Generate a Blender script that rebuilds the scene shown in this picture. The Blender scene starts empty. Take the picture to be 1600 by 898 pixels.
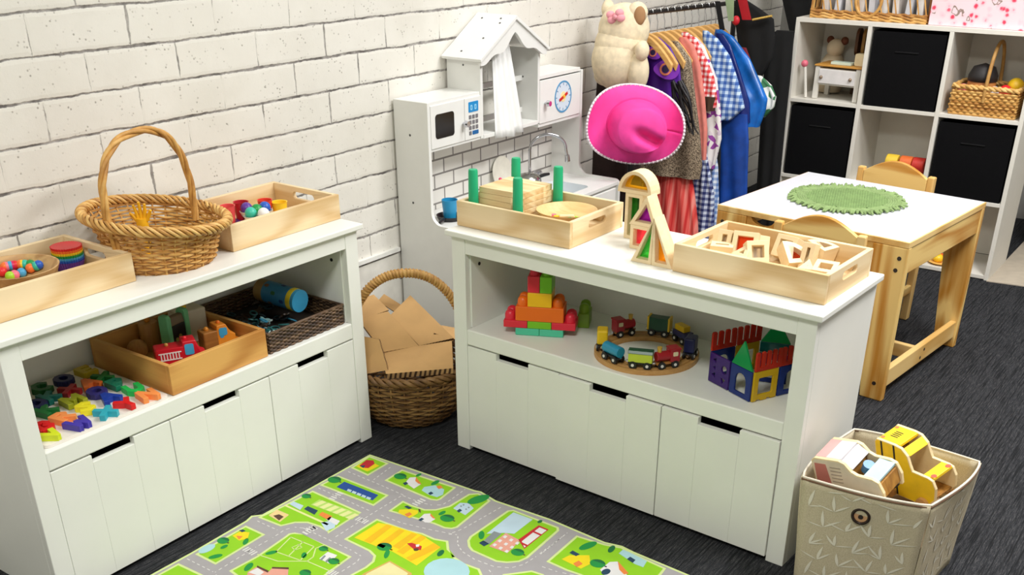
import bpy, bmesh, math, random
from math import sin, cos, pi, radians
from mathutils import Vector, Matrix, Euler, Quaternion
from mathutils.geometry import tessellate_polygon
random.seed(7)
SC = bpy.context.scene
COL = SC.collection

# ---------------------------------------------------------------- camera numbers (solved from the two cabinets)
FPX, PX, PY = 1610.37, 19.79, 270.04
CAMP = Vector((-0.88758, -1.80456, 1.31326))
CROT = Euler((1.0725, -0.0035, -0.9597), 'XYZ')
CM = CROT.to_matrix()
def ray(u, w):
    return CM @ Vector(((u-800-PX)/FPX, -(w-449-PY)/FPX, -1.0))
def X(u, w, v): d = ray(u, w); return CAMP + d*((v-CAMP.x)/d.x)
def Y(u, w, v): d = ray(u, w); return CAMP + d*((v-CAMP.y)/d.y)
def Z(u, w, v): d = ray(u, w); return CAMP + d*((v-CAMP.z)/d.z)
# frame of the right-hand cabinet
RO = Vector((1.0571, -0.2246, 0)); RA = -1.6125
RM = Matrix.Translation(RO) @ Matrix.Rotation(RA, 4, 'Z')
RI = RM.inverted()
def RL(p): return RI @ p
def RW(u, v, z): return RM @ Vector((u, v, z))
def ZR(px, py, z): return RL(Z(px, py, z))

# ---------------------------------------------------------------- materials
def lin(c):
    f = lambda x: x/12.92 if x <= .04045 else ((x+.055)/1.055)**2.4
    return tuple(f(x/255.0) for x in c) + (1.0,)
MATS = {}
def _new(name):
    m = bpy.data.materials.new(name); m.use_nodes = True
    nt = m.node_tree; b = nt.nodes['Principled BSDF']
    return m, nt, b
def N(nt, t, **k):
    n = nt.nodes.new(t)
    for a, v in k.items():
        if a.startswith('i_'):
            key = a[2:]
            n.inputs[int(key) if key.isdigit() else key.replace('_', ' ')].default_value = v
        else: setattr(n, a, v)
    return n
def coords(nt, scale=(1, 1, 1), rot=(0, 0, 0), kind='Object'):
    tc = N(nt, 'ShaderNodeTexCoord'); mp = N(nt, 'ShaderNodeMapping')
    mp.inputs['Scale'].default_value = scale; mp.inputs['Rotation'].default_value = rot
    nt.links.new(tc.outputs[kind], mp.inputs['Vector']); return mp.outputs['Vector']
def ramp(nt, fac, stops, interp='LINEAR'):
    r = N(nt, 'ShaderNodeValToRGB'); r.color_ramp.interpolation = interp
    e = r.color_ramp.elements
    while len(e) < len(stops): e.new(.5)
    for i, (p, c) in enumerate(stops): e[i].position = p; e[i].color = c if len(c) == 4 else lin(c)
    nt.links.new(fac, r.inputs['Fac']); return r.outputs['Color']
def bump(nt, b, h, s=.3, d=.002):
    n = N(nt, 'ShaderNodeBump'); n.inputs['Strength'].default_value = s; n.inputs['Distance'].default_value = d
    nt.links.new(h, n.inputs['Height']); nt.links.new(n.outputs['Normal'], b.inputs['Normal'])
def flat(name, c, rough=.5, metal=0, spec=.5, noise=0.06, ns=25, coat=0):
    """plain coloured surface with a faint procedural mottling"""
    if name in MATS: return MATS[name]
    m, nt, b = _new(name)
    a = lin(c)
    if noise:
        t = N(nt, 'ShaderNodeTexNoise', i_Scale=ns, i_Detail=4); nt.links.new(coords(nt), t.inputs['Vector'])
        lo = tuple(max(0, x*(1-noise*1.6)) for x in a[:3])+(1,); hi = tuple(min(1, x*(1+noise)) for x in a[:3])+(1,)
        nt.links.new(ramp(nt, t.outputs['Fac'], [(.3, lo), (.7, hi)]), b.inputs['Base Color'])
    else: b.inputs['Base Color'].default_value = a
    b.inputs['Roughness'].default_value = rough; b.inputs['Metallic'].default_value = metal
    b.inputs['Specular IOR Level'].default_value = spec; b.inputs['Coat Weight'].default_value = coat
    MATS[name] = m; return m
def wood(name, c0, c1, axis='X', sc=1.0, rough=.5, bands=True, contrast=1.0):
    """long fine grain along one axis, with broad drifting figure when bands is on"""
    if name in MATS: return MATS[name]
    m, nt, b = _new(name)
    s = {'X': (2.2, 55, 55), 'Y': (55, 2.2, 55), 'Z': (55, 55, 2.2)}[axis]
    n1 = N(nt, 'ShaderNodeTexNoise', i_Scale=1.6, i_Detail=5, i_Roughness=.6); nt.links.new(coords(nt, tuple(k*sc for k in s)), n1.inputs['Vector'])
    s2 = {'X': (1.5, 9, 9), 'Y': (9, 1.5, 9), 'Z': (9, 9, 1.5)}[axis]
    n2 = N(nt, 'ShaderNodeTexNoise', i_Scale=1.7, i_Detail=1, i_Distortion=.4); nt.links.new(coords(nt, tuple(k*sc for k in s2)), n2.inputs['Vector'])
    w = N(nt, 'ShaderNodeMath', operation='MULTIPLY', i_1=26.0 if bands else 8.0); nt.links.new(n2.outputs['Fac'], w.inputs[0])
    sn = N(nt, 'ShaderNodeMath', operation='SINE'); nt.links.new(w.outputs[0], sn.inputs[0])
    mr = N(nt, 'ShaderNodeMath', operation='MULTIPLY_ADD', i_1=.5, i_2=.5); nt.links.new(sn.outputs[0], mr.inputs[0])
    mx = N(nt, 'ShaderNodeMix', data_type='FLOAT'); mx.inputs[0].default_value = .45 if bands else .2
    nt.links.new(n1.outputs['Fac'], mx.inputs[2]); nt.links.new(mr.outputs[0], mx.inputs[3])
    nt.links.new(ramp(nt, mx.outputs[0], [(.5-.32/contrast, lin(c1)), (.5+.2/contrast, lin(c0))]), b.inputs['Base Color'])
    b.inputs['Roughness'].default_value = rough
    bump(nt, b, n1.outputs['Fac'], .06, .001)
    MATS[name] = m; return m
def wicker_mat(name, c0, c1, c2, rough=.55):
    if name in MATS: return MATS[name]
    m, nt, b = _new(name)
    g = N(nt, 'ShaderNodeNewGeometry'); t = N(nt, 'ShaderNodeTexNoise', i_Scale=38, i_Detail=4)
    nt.links.new(coords(nt), t.inputs['Vector'])
    mx = N(nt, 'ShaderNodeMix', data_type='FLOAT'); mx.inputs[0].default_value = .62
    nt.links.new(g.outputs['Random Per Island'], mx.inputs[2]); nt.links.new(t.outputs['Fac'], mx.inputs[3])
    nt.links.new(ramp(nt, mx.outputs[0], [(.25, lin(c2)), (.5, lin(c1)), (.75, lin(c0))]), b.inputs['Base Color'])
    b.inputs['Roughness'].default_value = rough
    MATS[name] = m; return m
def clear(name, c, rough=.05, alpha=.45):
    """coloured translucent acrylic: tinted transparency with a glossy face"""
    if name in MATS: return MATS[name]
    m, nt, b = _new(name)
    b.inputs['Base Color'].default_value = lin(c); b.inputs['Roughness'].default_value = rough
    b.inputs['Alpha'].default_value = alpha
    tr = N(nt, 'ShaderNodeBsdfTransparent'); tr.inputs['Color'].default_value = lin(c)
    b.inputs['Alpha'].default_value = 1
    ms = N(nt, 'ShaderNodeMixShader'); ms.inputs[0].default_value = alpha
    nt.links.new(tr.outputs[0], ms.inputs[1]); nt.links.new(b.outputs[0], ms.inputs[2])
    nt.links.new(ms.outputs[0], nt.nodes['Material Output'].inputs['Surface'])
    MATS[name] = m; return m

# ---------------------------------------------------------------- mesh builder
class MB:
    def __init__(s): s.bm = bmesh.new(); s.M = Matrix.Identity(4); s.m = 0
    def at(s, loc=(0, 0, 0), rot=(0, 0, 0), sc=(1, 1, 1)):
        s.M = Matrix.LocRotScale(Vector(loc), Euler(rot), Vector(sc)); return s
    def v(s, p): return s.bm.verts.new(s.M @ Vector(p))
    def f(s, vs):
        try:
            f = s.bm.faces.new(vs); f.material_index = s.m; return f
        except ValueError: return None
    def box(s, x0, x1, y0, y1, z0, z1):
        p = [s.v((x, y, z)) for z in (z0, z1) for y in (y0, y1) for x in (x0, x1)]
        for q in ((0, 2, 3, 1), (4, 5, 7, 6), (0, 1, 5, 4), (2, 6, 7, 3), (0, 4, 6, 2), (1, 3, 7, 5)): s.f([p[i] for i in q])
        return s
    def prism(s, outer, z0, z1, holes=(), plane='xy'):
        """polygon (with holes) extruded; plane says which axes the polygon uses"""
        P = {'xy': lambda a, b, c: (a, b, c), 'xz': lambda a, b, c: (a, c, b), 'yz': lambda a, b, c: (c, a, b)}[plane]
        loops = [list(outer)]+[list(h) for h in holes]
        lo = [[s.v(P(a, b, z0)) for a, b in L] for L in loops]; hi = [[s.v(P(a, b, z1)) for a, b in L] for L in loops]
        flo = [v for L in lo for v in L]; fhi = [v for L in hi for v in L]
        for t in tessellate_polygon([[Vector((a, b, 0)) for a, b in L] for L in loops]):
            s.f([flo[i] for i in t]); s.f([fhi[i] for i in reversed(t)])
        for A, B in zip(lo, hi):
            n = len(A)
            for i in range(n): s.f([A[i], A[(i+1) % n], B[(i+1) % n], B[i]])
        return s
    def loft(s, rings, closed=True, cap=True, loop=False):
        R = [[s.v(p) for p in r] for r in rings]; n = len(R[0])
        seq = list(zip(R, R[1:]))+([(R[-1], R[0])] if loop else [])
        for A, B in seq:
            for i in range(n if closed else n-1): s.f([A[i], A[(i+1) % n], B[(i+1) % n], B[i]])
        if cap and closed and not loop: s.f(list(reversed(R[0]))); s.f(R[-1])
        return s
    def tube(s, pts, r, n=8, closed=False, flatten=1.0, up=None):
        pts = [Vector(p) for p in pts]; k = len(pts); rr = r if isinstance(r, (list, tuple)) else [r]*k
        rings = []; nrm = None
        for i, p in enumerate(pts):
            if closed: t = pts[(i+1) % k]-pts[i-1]
            else: t = pts[min(i+1, k-1)]-pts[max(i-1, 0)]
            if t.length < 1e-9: t = Vector((0, 0, 1))
            t.normalize()
            if nrm is None:
                a = Vector(up) if up else (Vector((0, 0, 1)) if abs(t.z) < .9 else Vector((1, 0, 0)))
                nrm = (a-t*a.dot(t)).normalized()
            else:
                nrm = nrm-t*nrm.dot(t)
                nrm = nrm.normalized() if nrm.length > 1e-6 else t.orthogonal().normalized()
            bi = t.cross(nrm)
            rings.append([p+nrm*(cos(2*pi*j/n)*rr[i]*flatten)+bi*(sin(2*pi*j/n)*rr[i]) for j in range(n)])
        return s.loft(rings, True, True, closed)
    def cyl(s, p0, p1, r0, r1=None, n=24): return s.tube([p0, p1], [r0, r0 if r1 is None else r1], n)
    def lathe(s, prof, c=(0, 0, 0), n=32, sx=1, sy=1):
        """profile of (radius, height); first and last may lie on the axis"""
        c = Vector(c); R = []
        for r, z in prof:
            if r < 1e-6: R.append([s.v(c+Vector((0, 0, z)))])
            else: R.append([s.v(c+Vector((r*sx*cos(2*pi*j/n), r*sy*sin(2*pi*j/n), z))) for j in range(n)])
        for A, B in zip(R, R[1:]):
            for j in range(n):
                a, b = (A[0], A[0]) if len(A) == 1 else (A[j], A[(j+1) % n])
                c2, d = (B[0], B[0]) if len(B) == 1 else (B[(j+1) % n], B[j])
                q = []
                for w in (a, b, c2, d):
                    if w not in q: q.append(w)
                if len(q) > 2: s.f(q)
        return s
    def ball(s, c, r, n=16, k=10):
        rx, ry, rz = (r, r, r) if not isinstance(r, (tuple, list)) else r
        return s.lathe([(0 if i in (0, k) else sin(pi*i/k), -cos(pi*i/k)*rz) for i in range(k+1)], c, n, rx, ry)
    def sheet(s, rows, th=0.0, nrm=None):
        """open grid of points; with th it gets a thickness"""
        R = [[Vector(p) for p in r] for r in rows]
        A = [[s.v(p) for p in r] for r in R]
        for i in range(len(A)-1):
            for j in range(len(A[0])-1): s.f([A[i][j], A[i][j+1], A[i+1][j+1], A[i+1][j]])
        if th:
            d = Vector(nrm)*th; Bv = [[s.v(p+d) for p in r] for r in R]
            for i in range(len(A)-1):
                for j in range(len(A[0])-1): s.f([Bv[i][j], Bv[i+1][j], Bv[i+1][j+1], Bv[i][j+1]])
            a = A[0]+[r[-1] for r in A[1:]]+A[-1][-2::-1]+[r[0] for r in A[-2:0:-1]]
            b = Bv[0]+[r[-1] for r in Bv[1:]]+Bv[-1][-2::-1]+[r[0] for r in Bv[-2:0:-1]]
            for i in range(len(a)): s.f([a[i], b[i], b[(i+1) % len(a)], a[(i+1) % len(a)]])
        return s
    def build(s, name, mats, parent=None, loc=(0, 0, 0), rot=(0, 0, 0), smooth=None, bevel=0, seg=2, sub=0, solid=0):
        bmesh.ops.recalc_face_normals(s.bm, faces=s.bm.faces)
        me = bpy.data.meshes.new(name); s.bm.to_mesh(me); s.bm.free()
        for m in (mats if isinstance(mats, (list, tuple)) else [mats]): me.materials.append(m)
        if smooth is not None:
            for p in me.polygons: p.use_smooth = True
            me.set_sharp_from_angle(angle=radians(smooth))
        o = bpy.data.objects.new(name, me); COL.objects.link(o)
        o.location = loc; o.rotation_euler = rot
        if parent: o.parent = parent
        if solid:
            q = o.modifiers.new('thickness', 'SOLIDIFY'); q.thickness = solid; q.offset = 0
        if bevel:
            q = o.modifiers.new('bevel', 'BEVEL'); q.width = bevel; q.segments = seg; q.limit_method = 'ANGLE'; q.angle_limit = radians(35)
        if sub:
            q = o.modifiers.new('sub', 'SUBSURF'); q.levels = sub; q.render_levels = sub
        return o
def tag(o, label, cat=None, group=None, kind=None):
    if label: o['label'] = label
    if cat: o['category'] = cat
    if group: o['group'] = group
    if kind: o['kind'] = kind
    return o
def thing(name, label, cat, loc=(0, 0, 0), rot=(0, 0, 0), group=None):
    o = bpy.data.objects.new(name, None); COL.objects.link(o); o.empty_display_size = .05
    o.location = loc; o.rotation_euler = rot if isinstance(rot, (tuple, list, Euler)) else (0, 0, rot)
    return tag(o, label, cat, group)
def copy_tree(o, parent=None):
    c = o.copy(); COL.objects.link(c)
    if parent: c.parent = parent
    for ch in [k for k in bpy.data.objects if k.parent == o]: copy_tree(ch, c)
    return c
def rrect(x0, x1, y0, y1, r, n=6):
    out = []
    for cx, cy, a in ((x1-r, y1-r, 0), (x0+r, y1-r, 90), (x0+r, y0+r, 180), (x1-r, y0+r, 270)):
        for i in range(n+1):
            t = radians(a+90*i/n); out.append((cx+r*cos(t), cy+r*sin(t)))
    return out
def circ(cx, cy, r, n=24, ry=None, a0=0): return [(cx+r*cos(2*pi*i/n+a0), cy+(ry or r)*sin(2*pi*i/n+a0)) for i in range(n)]
def twist(path, R, turns, phase, closed=False):
    """a strand winding round a path"""
    pts = [Vector(p) for p in path]; k = len(pts); out = []; nrm = None
    for i, p in enumerate(pts):
        t = (pts[(i+1) % k]-pts[i-1]) if closed else pts[min(i+1, k-1)]-pts[max(i-1, 0)]
        t.normalize()
        if closed: nrm = Vector((0, 0, 1))
        elif nrm is None: nrm = t.orthogonal()
        nrm = (nrm-t*nrm.dot(t)).normalized(); bi = t.cross(nrm)
        a = 2*pi*turns*i/(k if closed else k-1)+phase
        out.append(p+nrm*(R*cos(a))+bi*(R*sin(a)))
    return out
# ================================================================ the room
WALLY = .337
def brick_mat():
    m, nt, b = _new('painted_brick')
    def M(op, *ins, clamp=False):
        n = N(nt, 'ShaderNodeMath', operation=op, use_clamp=clamp)
        for i, v in enumerate(ins):
            if isinstance(v, (int, float)): n.inputs[i].default_value = v
            else: nt.links.new(v, n.inputs[i])
        return n.outputs[0]
    def noise(sc, det=3, rough=.5):
        n = N(nt, 'ShaderNodeTexNoise', i_Scale=sc, i_Detail=det, i_Roughness=rough); nt.links.new(tc.outputs['Object'], n.inputs['Vector']); return n.outputs['Fac']
    tc = N(nt, 'ShaderNodeTexCoord'); sp = N(nt, 'ShaderNodeSeparateXYZ'); nt.links.new(tc.outputs['Object'], sp.inputs[0])
    wob = M('MULTIPLY_ADD', noise(11, 3), .010, -.005); wob2 = M('MULTIPLY_ADD', noise(60, 4, .7), .006, -.003)
    z = M('ADD', M('ADD', sp.outputs['Z'], wob), wob2); x = M('ADD', M('ADD', sp.outputs['X'], wob), wob2)
    zr = M('DIVIDE', M('SUBTRACT', z, .678), .086); row = M('FLOOR', zr); fz = M('FRACT', zr)
    odd = M('MULTIPLY', M('MODULO', M('ADD', row, 100.0), 2.0), .5)
    xr = M('SUBTRACT', M('DIVIDE', M('SUBTRACT', x, .392), .2415), odd); fx = M('FRACT', xr)
    dz = M('MULTIPLY', M('MINIMUM', fz, M('SUBTRACT', 1.0, fz)), .086)      # distance to the bed joint in metres
    dx = M('MULTIPLY', M('MINIMUM', fx, M('SUBTRACT', 1.0, fx)), .2415)
    gate = noise(5, 4, .65)
    wz = M('MULTIPLY_ADD', gate, .0066, .0002); wx = M('MULTIPLY_ADD', M('SUBTRACT', noise(7, 3, .6), .46), .017, .0007)
    hz = M('MULTIPLY', M('SUBTRACT', wz, dz), 600.0, clamp=True); vx = M('MULTIPLY', M('SUBTRACT', wx, dx), 700.0, clamp=True)
    jm = M('MAXIMUM', hz, M('MULTIPLY', vx, .85), clamp=True)
    tone = noise(3.5, 4, .6)
    base = ramp(nt, tone, [(.3, (222, 218, 208)), (.7, (236, 233, 225))])
    jcol = ramp(nt, noise(34, 3), [(.35, (98, 93, 90)), (.7, (176, 171, 166))])
    mix = N(nt, 'ShaderNodeMix', data_type='RGBA'); nt.links.new(jm, mix.inputs[0]); nt.links.new(base, mix.inputs[6]); nt.links.new(jcol, mix.inputs[7])
    vo = N(nt, 'ShaderNodeTexVoronoi', i_Scale=95); nt.links.new(tc.outputs['Object'], vo.inputs['Vector'])
    pit = ramp(nt, vo.outputs['Distance'], [(.10, (1, 1, 1, 1)), (.28, (0, 0, 0, 1))])
    sel = ramp(nt, noise(30, 2), [(.50, (0, 0, 0, 1)), (.64, (1, 1, 1, 1))])
    pm = M('MULTIPLY', M('MULTIPLY', pit, sel), .75)
    mix2 = N(nt, 'ShaderNodeMix', data_type='RGBA'); nt.links.new(pm, mix2.inputs[0]); nt.links.new(mix.outputs[2], mix2.inputs[6]); mix2.inputs[7].default_value = lin((136, 128, 120))
    nt.links.new(mix2.outputs[2], b.inputs['Base Color'])
    soft = M('MULTIPLY', M('SUBTRACT', .010, M('MINIMUM', dz, M('ADD', dx, .003))), 100.0, clamp=True)
    hgt = M('SUBTRACT', M('MULTIPLY', noise(40, 5, .7), .35), M('ADD', M('MULTIPLY', soft, .5), M('ADD', M('MULTIPLY', jm, .5), M('MULTIPLY', pm, .5))))
    bump(nt, b, hgt, .5, .004); b.inputs['Roughness'].default_value = .6
    return m
BRX, BRZ = .088, .0143
def carpet_mat():
    m, nt, b = _new('charcoal_carpet')
    rz_ = radians(7)
    def tex(scale, det, rough=.6):
        t = N(nt, 'ShaderNodeTexNoise', i_Scale=1, i_Detail=det, i_Roughness=rough); nt.links.new(coords(nt, scale, (0, 0, rz_)), t.inputs['Vector']); return t.outputs['Fac']
    rib = ramp(nt, tex((7, 190, 1), 2, .6), [(.36, (0, 0, 0, 1)), (.52, (1, 1, 1, 1))])
    t1, t2 = tex((40, 300, 60), 3), tex((420, 420, 60), 2)
    mx = N(nt, 'ShaderNodeMix', data_type='FLOAT'); mx.inputs[0].default_value = .5; nt.links.new(t1, mx.inputs[2]); nt.links.new(t2, mx.inputs[3])
    c = ramp(nt, mx.outputs[0], [(.36, (30, 31, 34)), (.52, (52, 53, 56)), (.68, (92, 90, 90))])
    mm = N(nt, 'ShaderNodeMix', data_type='RGBA'); nt.links.new(rib, mm.inputs[0]); mm.inputs[6].default_value = lin((31, 32, 34)); nt.links.new(c, mm.inputs[7])
    nt.links.new(mm.outputs[2], b.inputs['Base Color'])
    b.inputs['Roughness'].default_value = .95; b.inputs['Specular IOR Level'].default_value = .1
    h = N(nt, 'ShaderNodeMath', operation='ADD'); nt.links.new(rib, h.inputs[0]); nt.links.new(mx.outputs[0], h.inputs[1]); bump(nt, b, h.outputs[0], .5, .003)
    return m
X0R, X1R, Y0R, ZC = -2.6, 4.4, -4.2, 2.6
def structure(o): o['kind'] = 'structure'; return o
structure(MB().box(X0R, X1R, Y0R, WALLY, -.06, 0).build('floor', carpet_mat()))
structure(MB().box(X0R, X1R, WALLY, WALLY+.12, -.06, ZC).build('wall_back', brick_mat()))
PAINT = flat('wall_paint', (232, 230, 224), .8)
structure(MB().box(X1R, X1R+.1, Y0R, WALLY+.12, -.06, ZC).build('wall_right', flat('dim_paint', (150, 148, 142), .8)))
structure(MB().box(X0R-.1, X0R, Y0R, WALLY+.12, -.06, ZC).build('wall_left', PAINT))
structure(MB().box(X0R-.1, X1R+.1, Y0R-.1, Y0R, -.06, ZC).build('wall_front', PAINT))
structure(MB().box(X0R-.1, X1R+.1, Y0R-.1, WALLY+.12, ZC, ZC+.08).build('ceiling', flat('ceiling_paint', (235, 235, 232), .9)))
# painted ledge and lower board along the foot of the brick wall
structure(MB().box(X0R, 1.478, WALLY-.012, WALLY, .342, .354).build('trim_1', flat('ledge_white', (236, 235, 230), .5)))
structure(MB().box(X0R, 1.478, WALLY-.003, WALLY, .09, .333).build('trim_2', flat('lower_paint', (226, 223, 214), .6)))
# pale vinyl strip of floor beyond the carpet, by the cube shelf
p0, p1 = Z(1538, 437, 0), Z(1600, 448, 0)
structure(MB().prism([(p0.x-.02, p0.y-.012), (p1.x, p1.y), (p1.x-.1, p1.y-.9), (4.38, p1.y-.9), (4.38, p0.y-.012)], .0005, .004).build('floor_vinyl', flat('vinyl_beige', (190, 178, 160), .5)))
# ---------------------------------------------------------------- lamps
def lamp(x, y, sx, sy, power, label, col=(1, .985, .95)):
    t = thing('ceiling_or_fill_light', label, 'ceiling light', (x, y, ZC), 0, 'panel lights in the ceiling')
    fr = MB().prism([(-sx/2-.02, -sy/2-.02), (sx/2+.02, -sy/2-.02), (sx/2+.02, sy/2+.02), (-sx/2-.02, sy/2+.02)], -.02, 0,
                    [[(-sx/2, -sy/2), (-sx/2, sy/2), (sx/2, sy/2), (sx/2, -sy/2)]]).build('frame', flat('lamp_frame', (230, 230, 230), .4), t)
    m, nt, b = _new('lamp_panel_%d' % len(bpy.data.materials))
    b.inputs['Emission Color'].default_value = (*col, 1); b.inputs['Emission Strength'].default_value = power/(sx*sy*pi)*.02
    MB().box(-sx/2, sx/2, -sy/2, sy/2, -.008, -.002).build('diffuser', m, t)
    L = bpy.data.lights.new('panel_glow', 'AREA'); L.shape = 'RECTANGLE'; L.size = sx; L.size_y = sy; L.energy = power; L.color = col
    lo = bpy.data.objects.new('panel_glow', L); COL.objects.link(lo); lo.location = (x, y, ZC-.03)
lamp(1.45, -2.15, .6, .6, 70, 'square ceiling panel light over the fabric bin', (1, .99, .985))
lamp(2.45, -1.80, .6, .6, 46, 'square ceiling panel light over the cube shelf', (1, .99, .985))
lamp(-.85, -1.35, .6, .6, 54, 'added square fill light panel behind the camera', (.985, 1, .94))  # added fill, faintly green-yellow, to lift the right cabinet front and left top
lamp(2.05, -.70, .6, .6, 24, 'added square fill light panel in front of the play kitchen', (1, .99, .985))  # extra panel added to brighten the kitchen and the wall behind it
W = bpy.data.worlds.new('room_air'); W.use_nodes = True; SC.world = W
W.node_tree.nodes['Background'].inputs[0].default_value = (1, 1, 1, 1); W.node_tree.nodes['Background'].inputs[1].default_value = .05
# ---------------------------------------------------------------- camera
cd = bpy.data.cameras.new('camera'); co = bpy.data.objects.new('camera', cd); COL.objects.link(co)
co.location = CAMP; co.rotation_euler = CROT
cd.sensor_fit = 'HORIZONTAL'; cd.sensor_width = 36; cd.lens = FPX/1600*36; cd.shift_x = -PX/1600; cd.shift_y = PY/1600; cd.clip_start = .02
SC.camera = co
SC.view_settings.view_transform = 'Standard'; SC.view_settings.look = 'None'; SC.view_settings.gamma = 1; SC.view_settings.use_curve_mapping = False
SC.view_settings.exposure = -0.30
SC.cycles.use_denoising = True; SC.cycles.max_bounces = 7; SC.cycles.transparent_max_bounces = 16
SC.cycles.sample_clamp_indirect = 4
# ================================================================ the two toy cabinets
WHITE = flat('cabinet_white', (238, 238, 231), .42, noise=.012, ns=8)
DARKIN = flat('drawer_inside_shade', (40, 38, 36), .8)  # near-black colour stands in for the unlit space inside the drawers
BLACKM = flat('black_plastic', (18, 18, 20), .4)
CW, CD, CH, CT, CO_, CP = .9573, .3202, .600, .0139, .0126, .0419
ZO, ZS, ZD, ZN, SWN = .5445, .3477, .3042, .2856, .1021
def cabinet(label, loc, rot, pulls):
    t = thing('toy_cabinet', label, 'cabinet', loc, (0, 0, rot))
    MB().box(-CO_, CW+CO_, -CO_, CD, CH-CT, CH).build('top', WHITE, t, bevel=.0025)
    z1 = CH-CT
    for s in (0, 1):
        x = CP-.016 if s == 0 else CW-CP
        MB().box(0 if s == 0 else CW-.016, .016 if s == 0 else CW, .018, CD, 0, z1).build('side_panel', WHITE, t, bevel=.001)
        MB().box(0 if s == 0 else CW-CP, CP if s == 0 else CW, 0, .018, 0, z1).build('front_post', WHITE, t, bevel=.0015)
        xi = CP+.004 if s == 0 else CW-CP-.004
        MB().box(min(xi, xi-.02 if s == 0 else xi+.02), max(xi, xi-.02 if s == 0 else xi+.02), .018, CD-.006, ZS, z1).build('lining', WHITE, t, bevel=.0008)
        # screw cap on the inside of the lining
        MB().cyl((xi-.001 if s == 0 else xi+.001, .05, ZO-.035), (xi+.0012 if s == 0 else xi-.0012, .05, ZO-.035), .0045, n=12).build('screw_cap', BLACKM, t)
    MB().box(CP, CW-CP, .0012, .018, ZO, z1).build('top_rail', WHITE, t, bevel=.0015)
    MB().box(CP, CW-CP, 0.0005, CD-.006, ZD+.0015, ZS).build('shelf', WHITE, t, bevel=.003)
    MB().box(.016, CW-.016, CD-.006, CD, .02, z1).build('back_panel', WHITE, t)
    MB().box(.016, CW-.016, .03, CD-.006, .004, .012).build('floor_board', WHITE, t)
    dw = (CW-2*CP)/3
    for i in range(3):
        a = CP+dw*i+.001; b = CP+dw*(i+1)-.001; c = (a+b)/2
        m = MB(); th = .016
        for k, (p, q, zt) in enumerate(((a, c-SWN/2, ZD-.002), (c-SWN/2, c+SWN/2, ZN), (c+SWN/2, b, ZD-.002))):
            m.box(p+.0001, q-.0001, .001, th, .013, zt)
        dr = m.build('drawer', WHITE, t, loc=(0, -pulls[i], 0), bevel=.0005, seg=1)
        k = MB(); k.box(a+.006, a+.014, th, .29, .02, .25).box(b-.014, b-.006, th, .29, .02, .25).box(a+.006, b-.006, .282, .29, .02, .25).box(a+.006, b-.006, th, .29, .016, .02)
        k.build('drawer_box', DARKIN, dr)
    return t
cabinet('long white toy cabinet against the brick wall, wicker basket on top', (0, 0, 0), 0, (0, 0, 0))
cabinet('white toy cabinet standing out into the room, block tower and train track on its shelf', RO, RA, (0, .007, .006))
# ================================================================ trays and baskets
PINE = {a: wood('pale_pine_'+a, (236, 212, 170), (208, 172, 118), a, .9, .55) for a in 'XYZ'}
BEECH = wood('pale_beech', (240, 218, 178), (228, 199, 150), 'X', 1.6, .5, False)
OAK = {a: wood('honey_pine_'+a, (222, 168, 92), (182, 120, 52), a, .8, .55) for a in 'XYZ'}
def tray(label, loc, rot, L=.35, D=.235, H=.062, th=.011, mats=PINE, handles=True, name='wooden_tray', slotz=None):
    t = thing(name, label, 'tray' if handles else 'box', loc, (0, 0, rot))
    MB().box(th*.5, L-th*.5, th*.5, D-th*.5, 0, .007).build('base', mats['X'], t)
    for y in (0, D-th): MB().box(0, L, y, y+th, .0005, H).build('long_side', mats['X'], t, bevel=.0012)
    for x in (0, L-th):
        out = [(th, .0005), (D-th, .0005), (D-th, H), (th, H)]
        z0 = slotz or H*.5
        hole = [rrect(D/2-.038, D/2+.038, z0, z0+.018, .0088)] if handles else []
        MB().prism(out, x, x+th, hole, 'yz').build('end_panel', mats['Y'], t, bevel=.0012)
    return t
tray('pale pine tray at the left end of the cabinet holding a bowl of coloured balls', (.012, .072, CH), 0)
tray('pale pine tray right of the wicker basket holding red and yellow cups', (.618, .062, CH), 0)

# ---- wooden bowl of coloured balls
bc = Vector((.176, .200, 0)); BS = .93
bowlm = wood('bowl_wood', (205, 165, 110), (170, 125, 75), 'X', 1.5, .5)
bowl = MB().lathe([(r*BS, h) for r, h in [(0, .012), (.045, .013), (.07, .024), (.088, .050), (.092, .050), (.078, .018), (.05, .001), (0, .001)]], n=40).build(
    'wooden_bowl', bowlm, loc=(bc.x, bc.y, CH+.007), smooth=50)
tag(bowl, 'round wooden bowl full of coloured balls in the left tray', 'bowl')
PAL = {'red': (225, 40, 45), 'orange': (245, 120, 50), 'yellow': (250, 205, 40), 'lime': (165, 215, 50), 'green': (30, 150, 70), 'teal': (60, 190, 165),
       'blue': (35, 90, 190), 'sky blue': (75, 165, 210), 'purple': (95, 50, 150), 'pink': (240, 120, 140), 'magenta': (215, 30, 100), 'white': (240, 240, 238)}
def pal(c): return flat('toy_'+c.replace(' ', '_'), PAL[c], .4, noise=.03)
BALLS = [(85, 440, 'sky blue', 'back'), (20, 535, 'red', 'front'), (105, 555, 'lime', 'front'), (165, 432, 'red', 'back'), (155, 478, 'magenta', 'middle'),
         (240, 515, 'sky blue', 'front'), (268, 428, 'orange', 'back'), (345, 425, 'teal', 'back'), (432, 432, 'green', 'right'), (350, 495, 'orange', 'front right'),
         (470, 478, 'blue', 'right'), (425, 488, 'teal', 'right'), (262, 478, 'yellow', 'middle'), (52, 500, 'orange', 'left'), (160, 540, 'pink', 'front'), (20, 470, 'pink', 'left')]
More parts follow.
